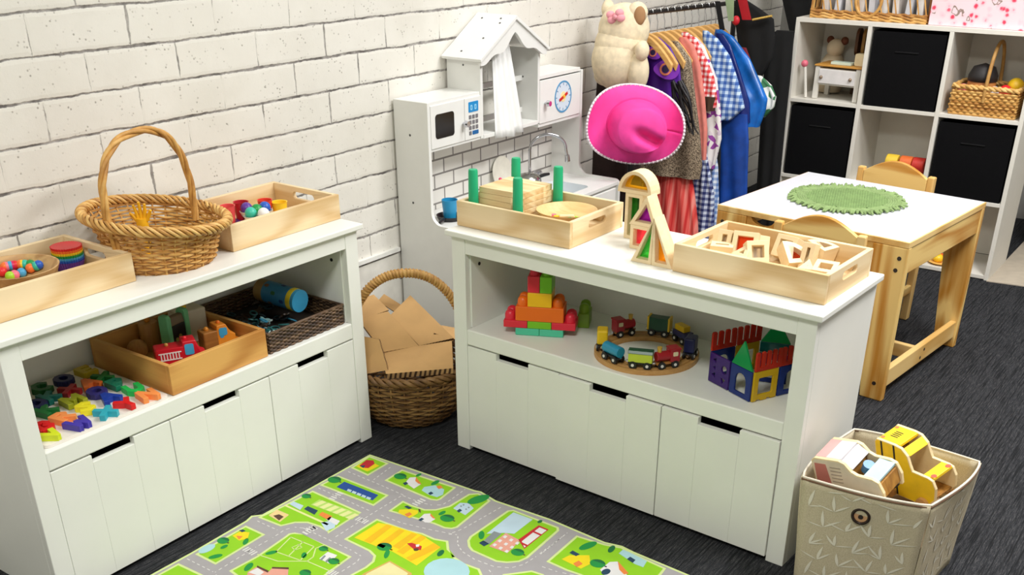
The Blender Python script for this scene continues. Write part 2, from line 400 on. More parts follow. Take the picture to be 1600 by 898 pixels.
for i, (zx, zy, c, w) in enumerate(BALLS):
    p = Z(zx/7.486, 350+zy/7.486, .640)
    # keep every ball inside the bowl and resting on its wall
    d = Vector((p.x-bc.x, p.y-bc.y)); rr = min(d.length, .062)
    d = d.normalized()*rr if d.length > 1e-6 else d
    zb = CH+.007+.013+(0 if rr < .042 else (rr-.042)*.55)+.0105
    o = MB().ball((0, 0, 0), .0098, 16, 10).build('wooden_ball', pal(c), loc=(bc.x+d.x, bc.y+d.y, zb), smooth=180)
    tag(o, 'small %s wooden ball in the %s of the round bowl' % (c, w), 'ball', 'coloured balls in the wooden bowl')
# ---- stack of ribbed rainbow cups
rc = Z(104, 389, .654)
STK = [('purple', 'lowest'), ('blue', 'second from the bottom'), ('sky blue', 'third from the bottom'), ('green', 'in the middle'), ('yellow', 'third from the top'), ('orange', 'second from the top'), ('red', 'topmost')]
for i, (c, w) in enumerate(STK):
    z0 = i*.0052; m = MB(); rings = []
    n = 72
    for (r, z, amp) in ((.0225, 0, 0), (.0245, .001, .0006), (.0315, .0235, .0011), (.0308, .0235, .0011), (.0238, .003, .0006), (.02, .0022, 0)):
        rings.append([((r+amp*(1 if k % 2 else -1))*cos(2*pi*k/n), (r+amp*(1 if k % 2 else -1))*sin(2*pi*k/n), z) for k in range(n)])
    if c == 'red': rings = rings[:3]+[[(.0305*cos(2*pi*k/n), .0305*sin(2*pi*k/n), .0232) for k in range(n)], [(.001*cos(2*pi*k/n), .001*sin(2*pi*k/n), .0228) for k in range(n)]]
    m.loft(rings)
    o = m.build('baking_cup', pal(c), loc=(rc.x, rc.y, CH+.0075+z0), smooth=30)
    tag(o, '%s ribbed cup, %s of the rainbow stack in the left tray' % (c, w), 'cup', 'ribbed rainbow cups stacked in the tray')

# ---- wicker
WICK = wicker_mat('honey_wicker', (230, 188, 116), (206, 154, 80), (156, 102, 46))
WICKD = wicker_mat('brown_wicker', (164, 126, 74), (118, 84, 44), (66, 44, 22))
def wicker(t, prof, rows, mat, stakes=22, sr=.0032, sx=1, sy=1, shape=None, amp=1.0, tilt=None, per=2, floorz=.004, floor=True, rim=True, rimr=.0055, rimn=3, name='woven_body', rimw=None, rturn=None):
    """woven shell: stakes plus wavy weavers, radius from prof = [(z, r)...]"""
    def rad(z):
        for (za, ra), (zb, rb) in zip(prof, prof[1:]):
            if z <= zb: return ra+(rb-ra)*((z-za)/(zb-za))
        return prof[-1][1]
    sh = shape or (lambda a: 1.0)
    zt = prof[-1][0]
    def P(a, z, dr=0):
        r = rad(z)*sh(a)+dr
        q = Vector((r*sx*cos(a), r*sy*sin(a), z))
        if tilt: q.z += (z/zt)*(tilt[0]*cos(a-tilt[1]))
        return q
    m = MB()
    for k in range(stakes):
        a = 2*pi*k/stakes
        m.tube([P(a, z) for z in [zt*i/8 for i in range(9)]], sr*.8, 5)
    n = stakes*4
    for i in range(rows):
        z = floorz+(zt-floorz)*(i+.5)/rows
        ph = pi*(i % 2)
        m.tube([P(2*pi*k/n, z, amp*sr*.9*cos(stakes/2*2*pi*k/n*1.0+ph)) for k in range(n)], sr*1.12, 6, True, flatten=.8)
    body = m.build(name, mat, t, smooth=60)
    if floor:
        m = MB(); m.prism([(P(2*pi*k/40, 0)[0], P(2*pi*k/40, 0)[1]) for k in range(40)], 0, .004).build('base', mat, t)
    if rim:
        m = MB(); path = [P(2*pi*k/192, zt, .001) for k in range(192)]
        for q in range(rimn): m.tube(twist(path, rimw or rimr*1.25, rturn or max(6, stakes//2), 2*pi*q/rimn, True), rimr, 6, True)
        m.build('rim', mat, t, smooth=60)
    return P
def arch(A, B, h, n=40, pw=2.3, bulge=0.0, lean=Vector((0, 0, 0))):
    A, B = Vector(A), Vector(B); out = []
    for i in range(n+1):
        t = pi*i/n; c, s = cos(t), sin(t)
        f = (abs(c)**(2/pw))*(1 if c > 0 else -1); g = abs(s)**(2/pw)
        p = (A+B)/2+(A-B)/2*f*(1+bulge*g); p.z += h*g; p += lean*g
        out.append(p)
    return out
bx, by = .488, .146
bk = thing('wicker_basket', 'round honey wicker basket with tall twisted handle on the left cabinet', 'basket', (bx, by, CH))
PF = wicker(bk, [(0, .110), (.03, .117), (.066, .125), (.102, .150)], 15, WICK, 32, .0031, tilt=(.018, radians(150)), rimr=.0036, rimn=5, amp=1.3, rimw=.0085, rturn=13)
hl = Z(176, 352, CH+.112)-Vector((bx, by, CH)); hr = Z(302, 318, CH+.098)-Vector((bx, by, CH))
hl.z = .06; hr.z = .06
path = arch(hl, hr, .222, 48, 2.35, .26, Vector((-.012, 0, 0)))
m = MB()
for q in range(3): m.tube(twist(path, .0046, 3.2, q*pi/1.5), .0046, 7)
m.build('handle', WICK, bk, smooth=60)
# yellow toy with splayed fingers
ty = Z(222, 347, CH+.075); ytm = flat('toy_mustard', (240, 180, 30), .45)
yt = thing('yellow_hand_toy', 'small yellow toy hand with splayed fingers inside the tall-handled basket', 'toy', (ty.x, ty.y, CH+.0045), (0, 0, -.9))
m = MB(); m.tube([(0, 0, 0), (0, 0, .04), (0, 0, .06), (0, 0, .08)], [.012, .011, .014, .012], 12)
m.build('palm', ytm, yt, smooth=60)
for k, (dx, h) in enumerate(((-.02, .012), (-.011, .03), (0, .036), (.011, .032), (.021, .018))):
    MB().tube([(dx*.5, 0, .074), (dx*.9, .001, .08+h*.5), (dx*1.15, -.003, .08+h)], [.0048, .0042, .0028], 8).build('finger', ytm, yt, smooth=60)

# ---- cups and balls in the right-hand tray
def cup(px, py, c, label, r=.0165, h=.042, zc=.655):
    p = Z(px, py, CH+.007+h)
    o = MB().lathe([(0, 0), (r*.8, 0), (r, h), (r*1.06, h+.001), (r*.92, h+.0005), (r*.72, .003), (0, .003)], n=28).build('toy_cup', pal(c) if c in PAL else c, loc=(p.x, p.y, CH+.0075), smooth=40)
    return tag(o, label, 'cup', 'toy cups in the right tray')
T = lambda x, y: (330+x/7.486, 280+y/7.486)
cup(*T(190, 312), flat('toy_coral', (230, 80, 80), .45), 'coral red toy cup nearest the wicker basket', .0175, .045)
cup(*T(345, 268), flat('toy_dark_red', (185, 25, 40), .45), 'dark red toy cup beside the purple ball', .0185, .045)
cup(*T(625, 245), flat('toy_tomato', (226, 62, 42), .45), 'tomato red toy cup behind the blue ball', .018, .042)
cup(*T(795, 268), 'yellow', 'yellow toy cup at the right of the cup tray', .0195, .034)
cup(*T(178, 440), flat('toy_charcoal', (52, 54, 60), .5), 'small charcoal toy cup at the tray front', .0125, .02)
cup(*T(160, 385), flat('toy_grey_white', (214, 212, 212), .5), 'small greyish white toy cup behind the charcoal cup', .012, .032)
def egg(px, py, c, label, dish):
    z = CH+.0075
    p = Z(px, py, z+.038)
    if dish:
        o = MB().lathe([(0, 0), (.010, 0), (.011, .004), (.007, .009), (.013, .016), (.0185, .028), (.0175, .028), (.011, .018), (0, .014)], n=24).build('egg_cup', flat('egg_cup_white', (226, 222, 212), .5), loc=(p.x, p.y, z), smooth=50)
        tag(o, 'small white egg cup under the %s ball' % c, 'egg cup', 'egg cups in the right tray')
        zz = z+.0345
    else: zz = z+.0145
    o = MB().ball((0, 0, 0), .0145, 18, 12).build('toy_ball', pal(c), loc=(p.x, p.y, zz), smooth=180)
    tag(o, label, 'ball', 'balls in the right tray')
egg(*T(412, 322), 'purple', 'deep purple ball in front of the dark red cup', True)
egg(*T(462, 378), 'teal', 'pale teal ball low at the front of the cup tray', True)
egg(*T(532, 342), 'green', 'green ball between the teal and blue balls', True)
egg(*T(625, 312), 'blue', 'bright blue ball beside the yellow cup', True)
egg(*T(612, 385), 'white', 'white ball below the blue ball', True)
o = MB().lathe([(0, 0), (.016, 0), (.019, .006), (.018, .006), (0, .002)], n=24).build('toy_dish', pal('purple'), loc=tuple(Z(*T(345, 462), CH+.016).xy)+(CH+.0075,), smooth=40)
tag(o, 'flat purple toy dish at the front of the cup tray', 'dish')
# ================================================================ on the left cabinet's shelf
# ---- white board with chunky letters and shapes
abm = flat('board_cream', (238, 230, 220), .5, noise=.02)
bo = MB().prism(rrect(.052, .352, .012, .304, .012), 0, .007).build('puzzle_board', abm, loc=(0, 0, ZS+.0004), bevel=.001)
tag(bo, 'thin white puzzle board covered with coloured wooden letters', 'board')
def stroke(pts, w=.0085, closed=False):
    """a thick 2D polyline as polygons"""
    out = []
    n = len(pts)
    for i in range(n if closed else n-1):
        a, b = Vector(pts[i]), Vector(pts[(i+1) % n]); d = (b-a).normalized(); q = Vector((-d.y, d.x))*w/2
        out.append([(a-q-d*w*.3), (b-q+d*w*.3), (b+q+d*w*.3), (a+q-d*w*.3)])
    return out
GL = {  # strokes in a unit box centred on 0
 'C': [[(.35, .3), (.1, .48), (-.25, .38), (-.4, 0), (-.25, -.38), (.1, -.48), (.35, -.3)]],
 'O': [[(cos(2*pi*i/12)*.4, sin(2*pi*i/12)*.45) for i in range(13)]],
 'K': [[(-.3, -.5), (-.3, .5)], [(-.25, 0), (.32, .45)], [(-.15, .05), (.35, -.45)]],
 'A': [[(-.4, -.48), (0, .48), (.4, -.48)], [(-.22, -.1), (.22, -.1)]],
 'M': [[(-.42, -.48), (-.38, .45), (0, -.15), (.38, .45), (.42, -.48)]],
 'N': [[(-.35, -.48), (-.35, .45), (.35, -.45), (.35, .48)]],
 'X': [[(-.38, -.42), (.38, .42)], [(-.38, .42), (.38, -.42)]],
 'W': [[(-.48, .45), (-.24, -.45), (0, .15), (.24, -.45), (.48, .45)]],
 'Y': [[(-.38, .45), (0, 0), (.38, .45)], [(0, 0), (0, -.48)]],
 'V': [[(-.4, .45), (0, -.42), (.4, .45)]],
 'Z': [[(-.35, .42), (.35, .42), (-.35, -.42), (.35, -.42)]],
 'U': [[(-.35, .45), (-.33, -.2), (-.1, -.45), (.15, -.45), (.35, -.2), (.35, .45)]],
 'S': [[(.32, .33), (.05, .47), (-.3, .3), (0, .02), (.3, -.22), (.02, -.47), (-.33, -.33)]],
 'R': [[(-.32, -.48), (-.32, .45), (.15, .45), (.32, .22), (.15, 0), (-.25, 0)], [(0, 0), (.34, -.46)]],
 'B': [[(-.3, -.45), (-.3, .45), (.15, .42), (.28, .22), (.1, 0), (.3, -.2), (.15, -.45), (-.3, -.45)]],
 'E': [[(.32, .43), (-.32, .43), (-.32, -.43), (.32, -.43)], [(-.3, 0), (.2, 0)]],
 'H': [[(-.35, -.48), (-.35, .48)], [(.35, -.48), (.35, .48)], [(-.3, 0), (.3, 0)]],
 'P': [[(-.28, -.48), (-.28, .45), (.15, .45), (.33, .22), (.15, -.02), (-.25, -.02)]],
 'D': [[(-.3, -.45), (-.3, .45), (.1, .42), (.35, .1), (.35, -.12), (.1, -.43), (-.3, -.45)]],
}
B2 = {'dark green': (22, 96, 42), 'deep teal': (20, 112, 100), 'navy': (22, 30, 84), 'dark red': (150, 24, 28), 'mustard': (196, 172, 30), 'rust': (214, 104, 36), 'indigo': (48, 42, 120),
      'bright green': (30, 190, 84), 'royal blue': (24, 60, 160), 'light orange': (250, 150, 80), 'olive': (160, 165, 30), 'lemon': (244, 230, 40), 'aqua': (50, 172, 190), 'violet blue': (72, 58, 170), 'lime yellow': (214, 226, 40), 'scarlet': (222, 24, 28), 'forest': (20, 110, 46), 'teal green': (14, 122, 92)}
def bcol(c): return flat('letter_'+c.replace(' ', '_'), B2[c], .45, noise=.04)
# px,py of each piece (in the 3.097x crop of the photo), glyph, colour, size, where it lies
LET = [(203, 552, 'C', 'dark green', 'back left corner'), (310, 512, 'O', 'navy', 'back row beside the green C'), (240, 595, 'K', 'deep teal', 'second from the left edge'), (338, 562, 'X', 'dark red', 'in front of the navy O'),
       (418, 468, 'E', 'mustard', 'furthest back'), (430, 530, 'A', 'rust', 'behind the indigo O'), (498, 500, 'X', 'forest', 'back edge by the wooden box'), (565, 530, 'P', 'teal green', 'by the wooden box'),
       (470, 572, 'O', 'indigo', 'middle of the board'), (525, 598, 'A', 'royal blue', 'in front of the indigo O'), (648, 556, 'U', 'bright green', 'right side against the box'), (735, 592, 'N', 'light orange', 'front right corner'),
       (352, 612, 'M', 'olive', 'middle left'), (225, 662, 'K', 'forest', 'left side, behind the orange R'), (415, 648, 'S', 'lemon', 'middle, behind the aqua X'), (530, 675, 'X', 'aqua', 'front edge'),
       (625, 632, 'Y', 'scarlet', 'front edge right of the aqua X'), (305, 696, 'R', 'light orange', 'front left'), (390, 725, 'W', 'violet blue', 'front edge'), (215, 740, 'B', 'scarlet', 'left edge, front'), (255, 780, 'V', 'lime yellow', 'front left corner'),
       (182, 632, 'D', 'navy', 'left edge')]
for px, py, g, c, w in LET:
    p = Z(px/3.0967, 430+py/3.0967, ZS+.013)
    m = MB(); s = .040; k = 0
    a0 = random.uniform(-.25, .25)
    R2 = Matrix.Rotation(a0, 2)
    for st in GL[g]:
        for poly in stroke([R2 @ (Vector(q)*s) for q in st], .0122):
            m.prism([tuple(v) for v in poly], 0, .0135+.00002*k); k += 1
    o = m.build('wooden_letter', bcol(c), loc=(p.x, max(.034, min(.285, p.y)), ZS+.0075), bevel=.001)
    tag(o, '%s wooden letter %s lying at the %s' % (c, g, w), 'letter', 'wooden letters on the puzzle board')

# ---- honey-coloured wooden box of toy vehicles
bxm = tray('honey-grained wooden box of toy vehicles on the left shelf', (.361, .012, ZS+.0005), 0, .278, .285, .070, .011, OAK, False, 'wooden_box')
zb = ZS+.0085
RED = flat('truck_red', (205, 22, 40), .4); ORG = flat('truck_orange', (232, 140, 40), .45); GLS = flat('window_blue', (70, 160, 200), .3)
BRN = wood('toy_brown', (176, 116, 52), (140, 86, 34), 'X', 2, .5); TYRE = flat('tyre_dark', (34, 32, 32), .6); MINT = flat('mint_green', (120, 205, 150), .45); CRM = flat('toy_cream', (226, 220, 200), .5)
def vehicle(name, label, loc, rot, body, L, Wd, H, cabx, colr, win, extra=None):
    t = thing(name, label, 'toy truck', loc, rot)
    MB().prism([(0, .012), (L, .012), (L, H*.55), (L-.012, H*.62), (L-.022, H), (cabx, H), (cabx, H*.86), (0, H*.86)], -Wd/2, Wd/2, (), 'xz').build('body', body, t, bevel=.003)
    for s in (-1, 1):
        w = MB().prism(rrect(cabx+.004, L-.028, H*.6, H*.92, .004), s*Wd/2, s*(Wd/2+.0012), (), 'xz').build('window', win, t)
        for x in (L*.2, L*.8): MB().cyl((x, s*(Wd/2-.006), .012), (x, s*(Wd/2+.003), .012), .012, n=20).build('wheel', TYRE, t, smooth=40)
    if extra: extra(t, L, Wd, H)
    return t
def ft(t, L, Wd, H):
    wl = flat('ladder_white', (235, 225, 220), .5)
    for s in (-1, 1):
        m = MB(); y0, y1 = sorted((s*Wd/2, s*(Wd/2+.0012)))
        m.box(.006, L*.5, y0, y1, H*.52, H*.55).box(.006, L*.5, y0, y1, H*.72, H*.75)
        for k in range(7): m.box(.010+k*.0065, .0125+k*.0065, y0, y1, H*.55, H*.72)
        m.build('ladder', wl, t)
    MB().ball((L*.62, 0, H+.002), .0045, 12, 8).build('beacon', flat('beacon_red', (240, 40, 50), .3), t, smooth=90)
    MB().ball((L*.25, 0, H*.86+.003), .0045, 12, 8).build('knob', flat('knob_tan', (220, 160, 80), .4), t, smooth=90)
p = Z(238, 566, zb+.02)
vehicle('toy_fire_truck', 'red wooden fire truck with a white ladder in the honey box', (.400, .112, zb), (0, 0, -.50), RED, .112, .040, .080, .060, RED, GLS, ft)
def ot(t, L, Wd, H): 
    MB().ball((L*.6, 0, H+.002), .005, 12, 8).build('beacon', flat('beacon_orange', (240, 120, 30), .3), t, smooth=90)
    MB().ball((L*.2, 0, H*.86+.003), .006, 12, 8).build('knob', flat('knob_amber', (230, 150, 50), .4), t, smooth=90)
    MB().box(L-.004, L+.018, -Wd/2+.004, Wd/2-.004, .012, H*.4).build('bonnet', ORG, t, bevel=.004)
vehicle('toy_tow_truck', 'orange and brown wooden truck with blue window right of the red one', (.528, .110, zb), (0, 0, -.25), [BRN], .078, .036, .078, .036, ORG, GLS, ot)
o = MB().prism([(.034, .03), (.079, .03), (.079, .05), (.068, .056), (.057, .0785), (.034, .0785)], -.0186, .0186, (), 'xz').build('orange_cab', ORG, [k for k in bpy.data.objects if k.name == 'toy_tow_truck'][0], bevel=.002)
for s in (-1, 1): MB().prism(rrect(.0385, .0585, .052, .071, .004), s*.0186, s*.0198, (), 'xz').build('cab_window', GLS, o)
# mint-ended crate toy
t = thing('mint_toy_stall', 'toy with two upright mint green end boards at the box back', 'toy', (.482, .180, zb), (0, 0, .15))
for x in (0, .058): MB().prism([(-.014, 0), (.014, 0), (.014, .098), (.010, .104), (-.010, .104), (-.014, .098)], x, x+.013, (), 'yz').build('end_board', MINT, t, bevel=.002)
MB().box(.013, .058, -.011, .013, .010, .075).build('middle_block', flat('toy_black', (26, 26, 26), .5), t, bevel=.002)
MB().prism([(-.011, .075), (.013, .075), (.008, .095), (-.006, .095)], .013, .058, (), 'yz').build('roof', flat('toy_taupe', (120, 104, 80), .5), t, bevel=.002)
m = MB(); [m.cyl((.035+dx, -.0108, .04+dz), (.035+dx, -.0122, .04+dz), .005, n=12) for dx, dz in ((-.009, .0), (.002, .006), (.010, -.004))]
m.build('printed_face', flat('print_gold', (150, 130, 60), .5), t)
# cream block with a yellow knob
t = thing('cream_toy_van', 'cream toy block with yellow knob beside the mint end boards', 'toy', (.592, .236, zb), (0, 0, -.1))
MB().box(-.035, .035, -.03, .03, 0, .082).build('body', CRM, t, bevel=.004)
MB().cyl((-.008, 0, .082), (-.008, 0, .09), .008, n=16).build('knob', pal('yellow'), t, smooth=40)
# wooden peg people at the left of the box
PEG = wood('peg_wood', (200, 150, 84), (168, 116, 58), 'Z', 1.5, .5, False)
for (px, py, zc, lab) in ((212, 538, .03, 'plain round-headed wooden peg figure at the left of the box'),):
    p = Z(px, py, zb+zc)
    t = thing('wooden_ball', 'plain pale wooden ball nearest the left side of the honey box', 'ball', (.441, .236, zb))
    MB().ball((0, 0, .0235), .0235, 18, 12).build('body', PEG, t, smooth=180)
t = thing('wooden_drum', 'upright wooden cylinder with a knob behind the pale ball', 'toy', (.497, .262, zb))
MB().lathe([(0, 0), (.023, 0), (.023, .066), (.021, .069), (0, .069)], n=28).build('body', PEG, t, smooth=40)
MB().ball((0, 0, .074), .007, 12, 8).build('knob', flat('knob_amber', (230, 150, 50), .4), t, smooth=90)

# ---- dark woven basket with a blue drum-shaped tin and a jumble of blue pieces
GRASSB = wicker_mat('seagrass_brown', (128, 100, 72), (84, 62, 44), (46, 32, 22))
t = thing('seagrass_basket', 'dark brown seagrass tray basket at the right of the left shelf', 'basket', (.650, .018, ZS+.0005))
Lb, Db, Hb = .254, .285, .050
def weave_panel(m, A, B, H, rows, amp=.0016, r=.0026):
    A, B = Vector(A), Vector(B); d = B-A; n = int(d.length/.006); q = Vector((-d.y, d.x, 0)).normalized()
    for i in range(rows):
        z = (i+.5)*H/rows
        m.tube([A+d*k/n+q*(amp*(1 if (k//2+i) % 2 else -1))+Vector((0, 0, z)) for k in range(n+1)], r, 5)
m = MB()
for A, B in (((0, 0, 0), (Lb, 0, 0)), ((Lb, 0, 0), (Lb, Db, 0)), ((Lb, Db, 0), (0, Db, 0)), ((0, Db, 0), (0, 0, 0))): weave_panel(m, A, B, Hb, 11)
m.build('woven_sides', GRASSB, t, smooth=60)
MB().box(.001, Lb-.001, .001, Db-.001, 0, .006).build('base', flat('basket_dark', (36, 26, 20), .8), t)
MB().tube([(0, 0, Hb), (Lb, 0, Hb), (Lb, Db, Hb), (0, Db, Hb)], .0042, 8, True).build('rim', GRASSB, t, smooth=60)
# tin
p = Z(452, 470, ZS+.065)
tin = thing('blue_tin', 'blue cylinder tin with yellow band lying in the seagrass basket', 'tin', (0, 0, 0))
a, b = Z(408, 452, ZS+.07), Z(488, 476, ZS+.064)
b = a+(b-a).normalized()*.138
d = (b-a).normalized(); R = .029
tin.location = a; tin.rotation_euler = d.to_track_quat('Z', 'X').to_euler()
Lt = (b-a).length
MB().cyl((0, 0, Lt*.2), (0, 0, Lt*.82), R, n=32).build('body', flat('tin_blue', (52, 128, 176), .35), tin, smooth=40)
MB().cyl((0, 0, Lt*.82), (0, 0, Lt*.93), R*1.015, n=32).build('yellow_band', flat('tin_yellow', (226, 200, 40), .35), tin, smooth=40)
MB().cyl((0, 0, Lt*.93), (0, 0, Lt), R, n=32).build('end_cap', flat('tin_cap', (60, 150, 190), .3), tin, smooth=40)
MB().cyl((0, 0, 0), (0, 0, Lt*.2), R*1.01, n=32).build('lid', flat('tin_lid', (150, 120, 70), .4), tin, smooth=40)
PG = [flat('print_green', (50, 110, 70), .4), flat('print_navy', (30, 60, 120), .4), flat('print_brown', (130, 90, 60), .4)]
for k in range(9):
    a0 = -2.2+k*.55; z0 = Lt*(.28+.11*((k*2) % 5)); rr = R+.0006
    rows = [[(rr*cos(a0+da*.16), rr*sin(a0+da*.16), z0+dz*.008*(1-.35*abs(da))) for da in (-1, -.5, 0, .5, 1)] for dz in (-1, 1)]
    MB().sheet(rows).build('printed_picture', PG[k % 3], tin)
# jumble
random.seed(3)
JC = [flat('jumble_%d' % i, c, .45) for i, c in enumerate(((30, 60, 70), (22, 30, 38), (120, 160, 160), (50, 130, 160), (60, 44, 30), (30, 90, 90), (200, 220, 215)))]
for k in range(46):
    q = random.random()
    px = .672+random.random()*.165; py = .045+random.random()*.2; z = ZS+.009+.030*(k/46)
    m = MB(); s = random.uniform(.010, .017)
    kind = k % 2
    if kind: m.prism([(cos(2*pi*i/20)*s*(.75+.3*cos(4*2*pi*i/20)), sin(2*pi*i/20)*s*(.75+.3*cos(4*2*pi*i/20))) for i in range(20)], -.0018, .0018)
    else: m.tube([(cos(2*pi*i/14)*s*.8, sin(2*pi*i/14)*s*.8, 0) for i in range(14)], .0022, 6, True)
    c = random.choice(JC)
    o = m.build('puzzle_piece' if kind else 'linking_ring', c, loc=(px, py, z), rot=(random.uniform(-.5, .5), random.uniform(-.5, .5), random.uniform(0, 6)), smooth=40)
    tag(o, 'one of the small teal and dark puzzle pieces heaped in the seagrass basket' if kind else 'one of the small teal and dark rings heaped in the seagrass basket', 'puzzle piece' if kind else 'ring', 'puzzle pieces heaped in the seagrass basket' if kind else 'rings heaped in the seagrass basket')
# ================================================================ white play kitchen
KW = flat('kitchen_white', (234, 234, 230), .35, noise=.01)
CHROME = flat('chrome', (200, 200, 205), .12, 1.0, noise=0)
SCREW = flat('screw_grey', (90, 90, 90), .4, .6, noise=0)
KX0, KX1, KYF, KYB = 1.487, 2.33, .20, .330
kt = thing('play_kitchen', 'white wooden play kitchen with house-shaped hood against the brick wall', 'play kitchen')
ZK = .437
def side_prof():
    out = [(KYB, 0), (KYB, .797), (KYF, .797), (KYF, .480)]
    for i in range(1, 7):
        a = pi/2*i/6; out.append((KYF-.036*(1-cos(a)), .480-.036*sin(a)))
    out += [(.05, .444)]
    for i in range(1, 5):
        a = pi/2*i/4; out.append((.05-.02*sin(a), .424+.02*cos(a)))
    out += [(.03, 0)]
    return out
for x in (KX0, KX1-.012): MB().prism(side_prof(), x, x+.012, (), 'yz').build('side_panel', KW, kt, bevel=.0012)
for z, y in ((.70, .27), (.50, .27)): MB().cyl((KX0-.0008, y, z), (KX0+.001, y, z), .0036, n=10).build('screw', SCREW, kt)
# microwave
MX1 = 1.742
m = MB().box(KX0+.012, MX1, KYF+.004, KYB, .785, .797).box(KX0+.012, MX1, KYF+.004, KYB, .655, .664).box(KX0+.012, MX1, KYB-.01, KYB, .664, .785)
mw = m.build('microwave_shell', KW, kt, bevel=.001)
dm = MB().prism([(KX0+.014, .664), (1.660, .664), (1.660, .786), (KX0+.014, .786)], KYF, KYF+.01, (), 'xz').build('microwave_door', KW, kt, bevel=.001)
MB().prism(rrect(1.521, 1.609, .690, .760, .010), KYF-.001, KYF+.001, (), 'xz').build('door_window', flat('glass_black', (12, 12, 15), .15, noise=0), dm)
def knob(x, z, par):
    m = MB().cyl((x, KYF, z), (x, KYF-.012, z), .004, n=12); m.cyl((x, KYF-.010, z), (x, KYF-.022, z), .010, .0085, n=20)
    return m.build('knob', CHROME, par, smooth=40)
knob(1.652, .716, dm)
MB().prism([(1.662, .664), (MX1, .664), (MX1, .786), (1.662, .786)], KYF, KYF+.01, (), 'xz').build('control_panel', KW, kt, bevel=.001)
MB().prism(rrect(1.680, 1.728, .744, .774, .003), KYF-.0012, KYF, (), 'xz').build('display', flat('display_blue', (30, 140, 205), .3, noise=0), kt)
dg = flat('digit_pale', (150, 210, 240), .4, noise=0)
for x in (1.688, 1.708): MB().prism(rrect(x, x+.010, .750, .765, .003), KYF-.0018, KYF-.0011, [list(reversed(rrect(x+.003, x+.007, .7535, .7615, .0015)))], 'xz').build('display_digit', dg, kt)
bg, bb = flat('button_grey', (120, 118, 122), .5, noise=0), flat('button_blue', (30, 100, 160), .4, noise=0)
for r in range(4):
    for c in range(3):
        if r == 3 and c == 2: continue
        x = 1.681+c*.0165; z = .724-r*.0158
        wide = (r == 3 and c == 1)
        MB().prism(rrect(x, x+(.030 if wide else .012), z, z+.0115, .002), KYF-.0012, KYF, (), 'xz').build('keypad_button', bb if wide else bg, kt)
# house hood
HX0, HX1 = 1.742, 2.064; HZ0, HZE, HZP = .657, .889, .990; HC = (HX0+HX1)/2
for x in (HX0, HX1-.012): MB().box(x, x+.012, KYF, KYB, HZ0, HZE).build('hood_side', KW, kt, bevel=.001)
MB().box(HX0+.012, HX1-.012, KYF-.002, KYB, HZ0-.002, HZ0+.010).build('hood_floor', KW, kt, bevel=.001)
for z in (.788, .688): MB().box(HX0+.012, HX1-.012, .262, .274, z, z+.016).build('window_bar', KW, kt, bevel=.001)
MB().box(HX0+.03, HX0+.045, .275, .285, HZ0+.01, .90).build('window_bar', KW, kt, bevel=.001)
ov = .022
for s in (-1, 1):
    e = HC+s*((HX1-HX0)/2+ov); ez = HZE-.004
    n = Vector((s*(HZP-ez), 0, abs(e-HC))).normalized()*.009
    pr = [(HC, HZP), (e, ez), (e+n.x, ez+n.z), (HC+(n.x if False else 0), HZP+.012)]
    r_ = MB().prism(pr, KYF-.022, KYB, (), 'xz').build('roof_board', KW, kt, bevel=.0008)
    if s < 0:
        for k, (f, y) in enumerate(((.12, .295), (.1, .225), (.2, .215), (.55, .23), (.86, .27))):
            q = Vector((HC, 0, HZP+.012)).lerp(Vector((e+n.x, 0, ez+n.z)), f); q.y = y
            MB().cyl(q-n.normalized()*.001, q+n.normalized()*.0012, .0032, n=8).build('roof_screw', SCREW, r_)
MB().cyl((HX0-.0008, .265, HZE-.02), (HX0+.001, .265, HZE-.02), .0032, n=8).build('screw', SCREW, kt)
MB().cyl((HX1-.0128, .26, .80), (HX1-.010, .26, .80), .0032, n=8).build('screw', SCREW, kt)
# scalloped bargeboard
half = (HX1-HX0)/2+ov*.7
low = []
for i in range(41):
    t = i/40*2-1; a = abs(t)
    ztop = HZP+.002-(HZP-HZE+.004)*a
    low.append((HC+t*half, ztop-(.036+.012*(1-a))*(1-.62*a**4)+.010*cos(a*2*pi*1.5)*(1-a**3)))
top_ = [(HC+half, HZE-.002), (HC, HZP+.003), (HC-half, HZE-.002)]
MB().prism(low+top_, KYF-.016, KYF-.006, (), 'xz').build('scalloped_gable', KW, kt, bevel=.0006)
# curtain hanging in the hood
cm = flat('curtain_white', (238, 238, 236), .7, noise=.02)
rows = []
for i in range(13):
    f = i/12; z = .935-f*.288; xa = 1.842-.034*f; xb = 1.922+.024*f; row = []
    for j in range(33):
        g = j/32; row.append((xa+(xb-xa)*g, KYF+.030-.044*f+.007*sin(g*17+f*1.5)*(.5+.5*f)+.003*sin(g*41), z+.003*sin(g*9)*f))
    rows.append(row)
MB().sheet(rows).build('curtain', cm, kt, smooth=80, solid=.002)
# oven cupboard with the dial
m = MB().box(HX1, KX1-.012, KYF+.004, KYB, .793, .805).box(HX1, KX1-.012, KYF+.004, KYB, .641, .652).box(HX1, KX1-.012, KYB-.01, KYB, .652, .793)
m.build('cupboard_shell', KW, kt, bevel=.001)
cdo = MB().prism([(HX1+.002, .653), (KX1-.014, .653), (KX1-.014, .789), (HX1+.002, .789)], KYF, KYF+.01, (), 'xz').build('cupboard_door', KW, kt, bevel=.001)
knob(2.096, .716, cdo)
CXc, CZc, CR = 2.205, .723, .052
dial = MB().prism(circ(CXc, CZc, CR, 48), KYF-.001, KYF, (), 'xz').build('clock_dial', flat('dial_pale', (214, 226, 238), .4, noise=0), cdo)
MB().prism(circ(CXc, CZc, CR, 48), KYF-.0016, KYF-.0004, [circ(CXc, CZc, CR*.89, 48)], 'xz').build('dial_ring', flat('dial_blue', (80, 150, 195), .4, noise=0), dial)
m = MB()
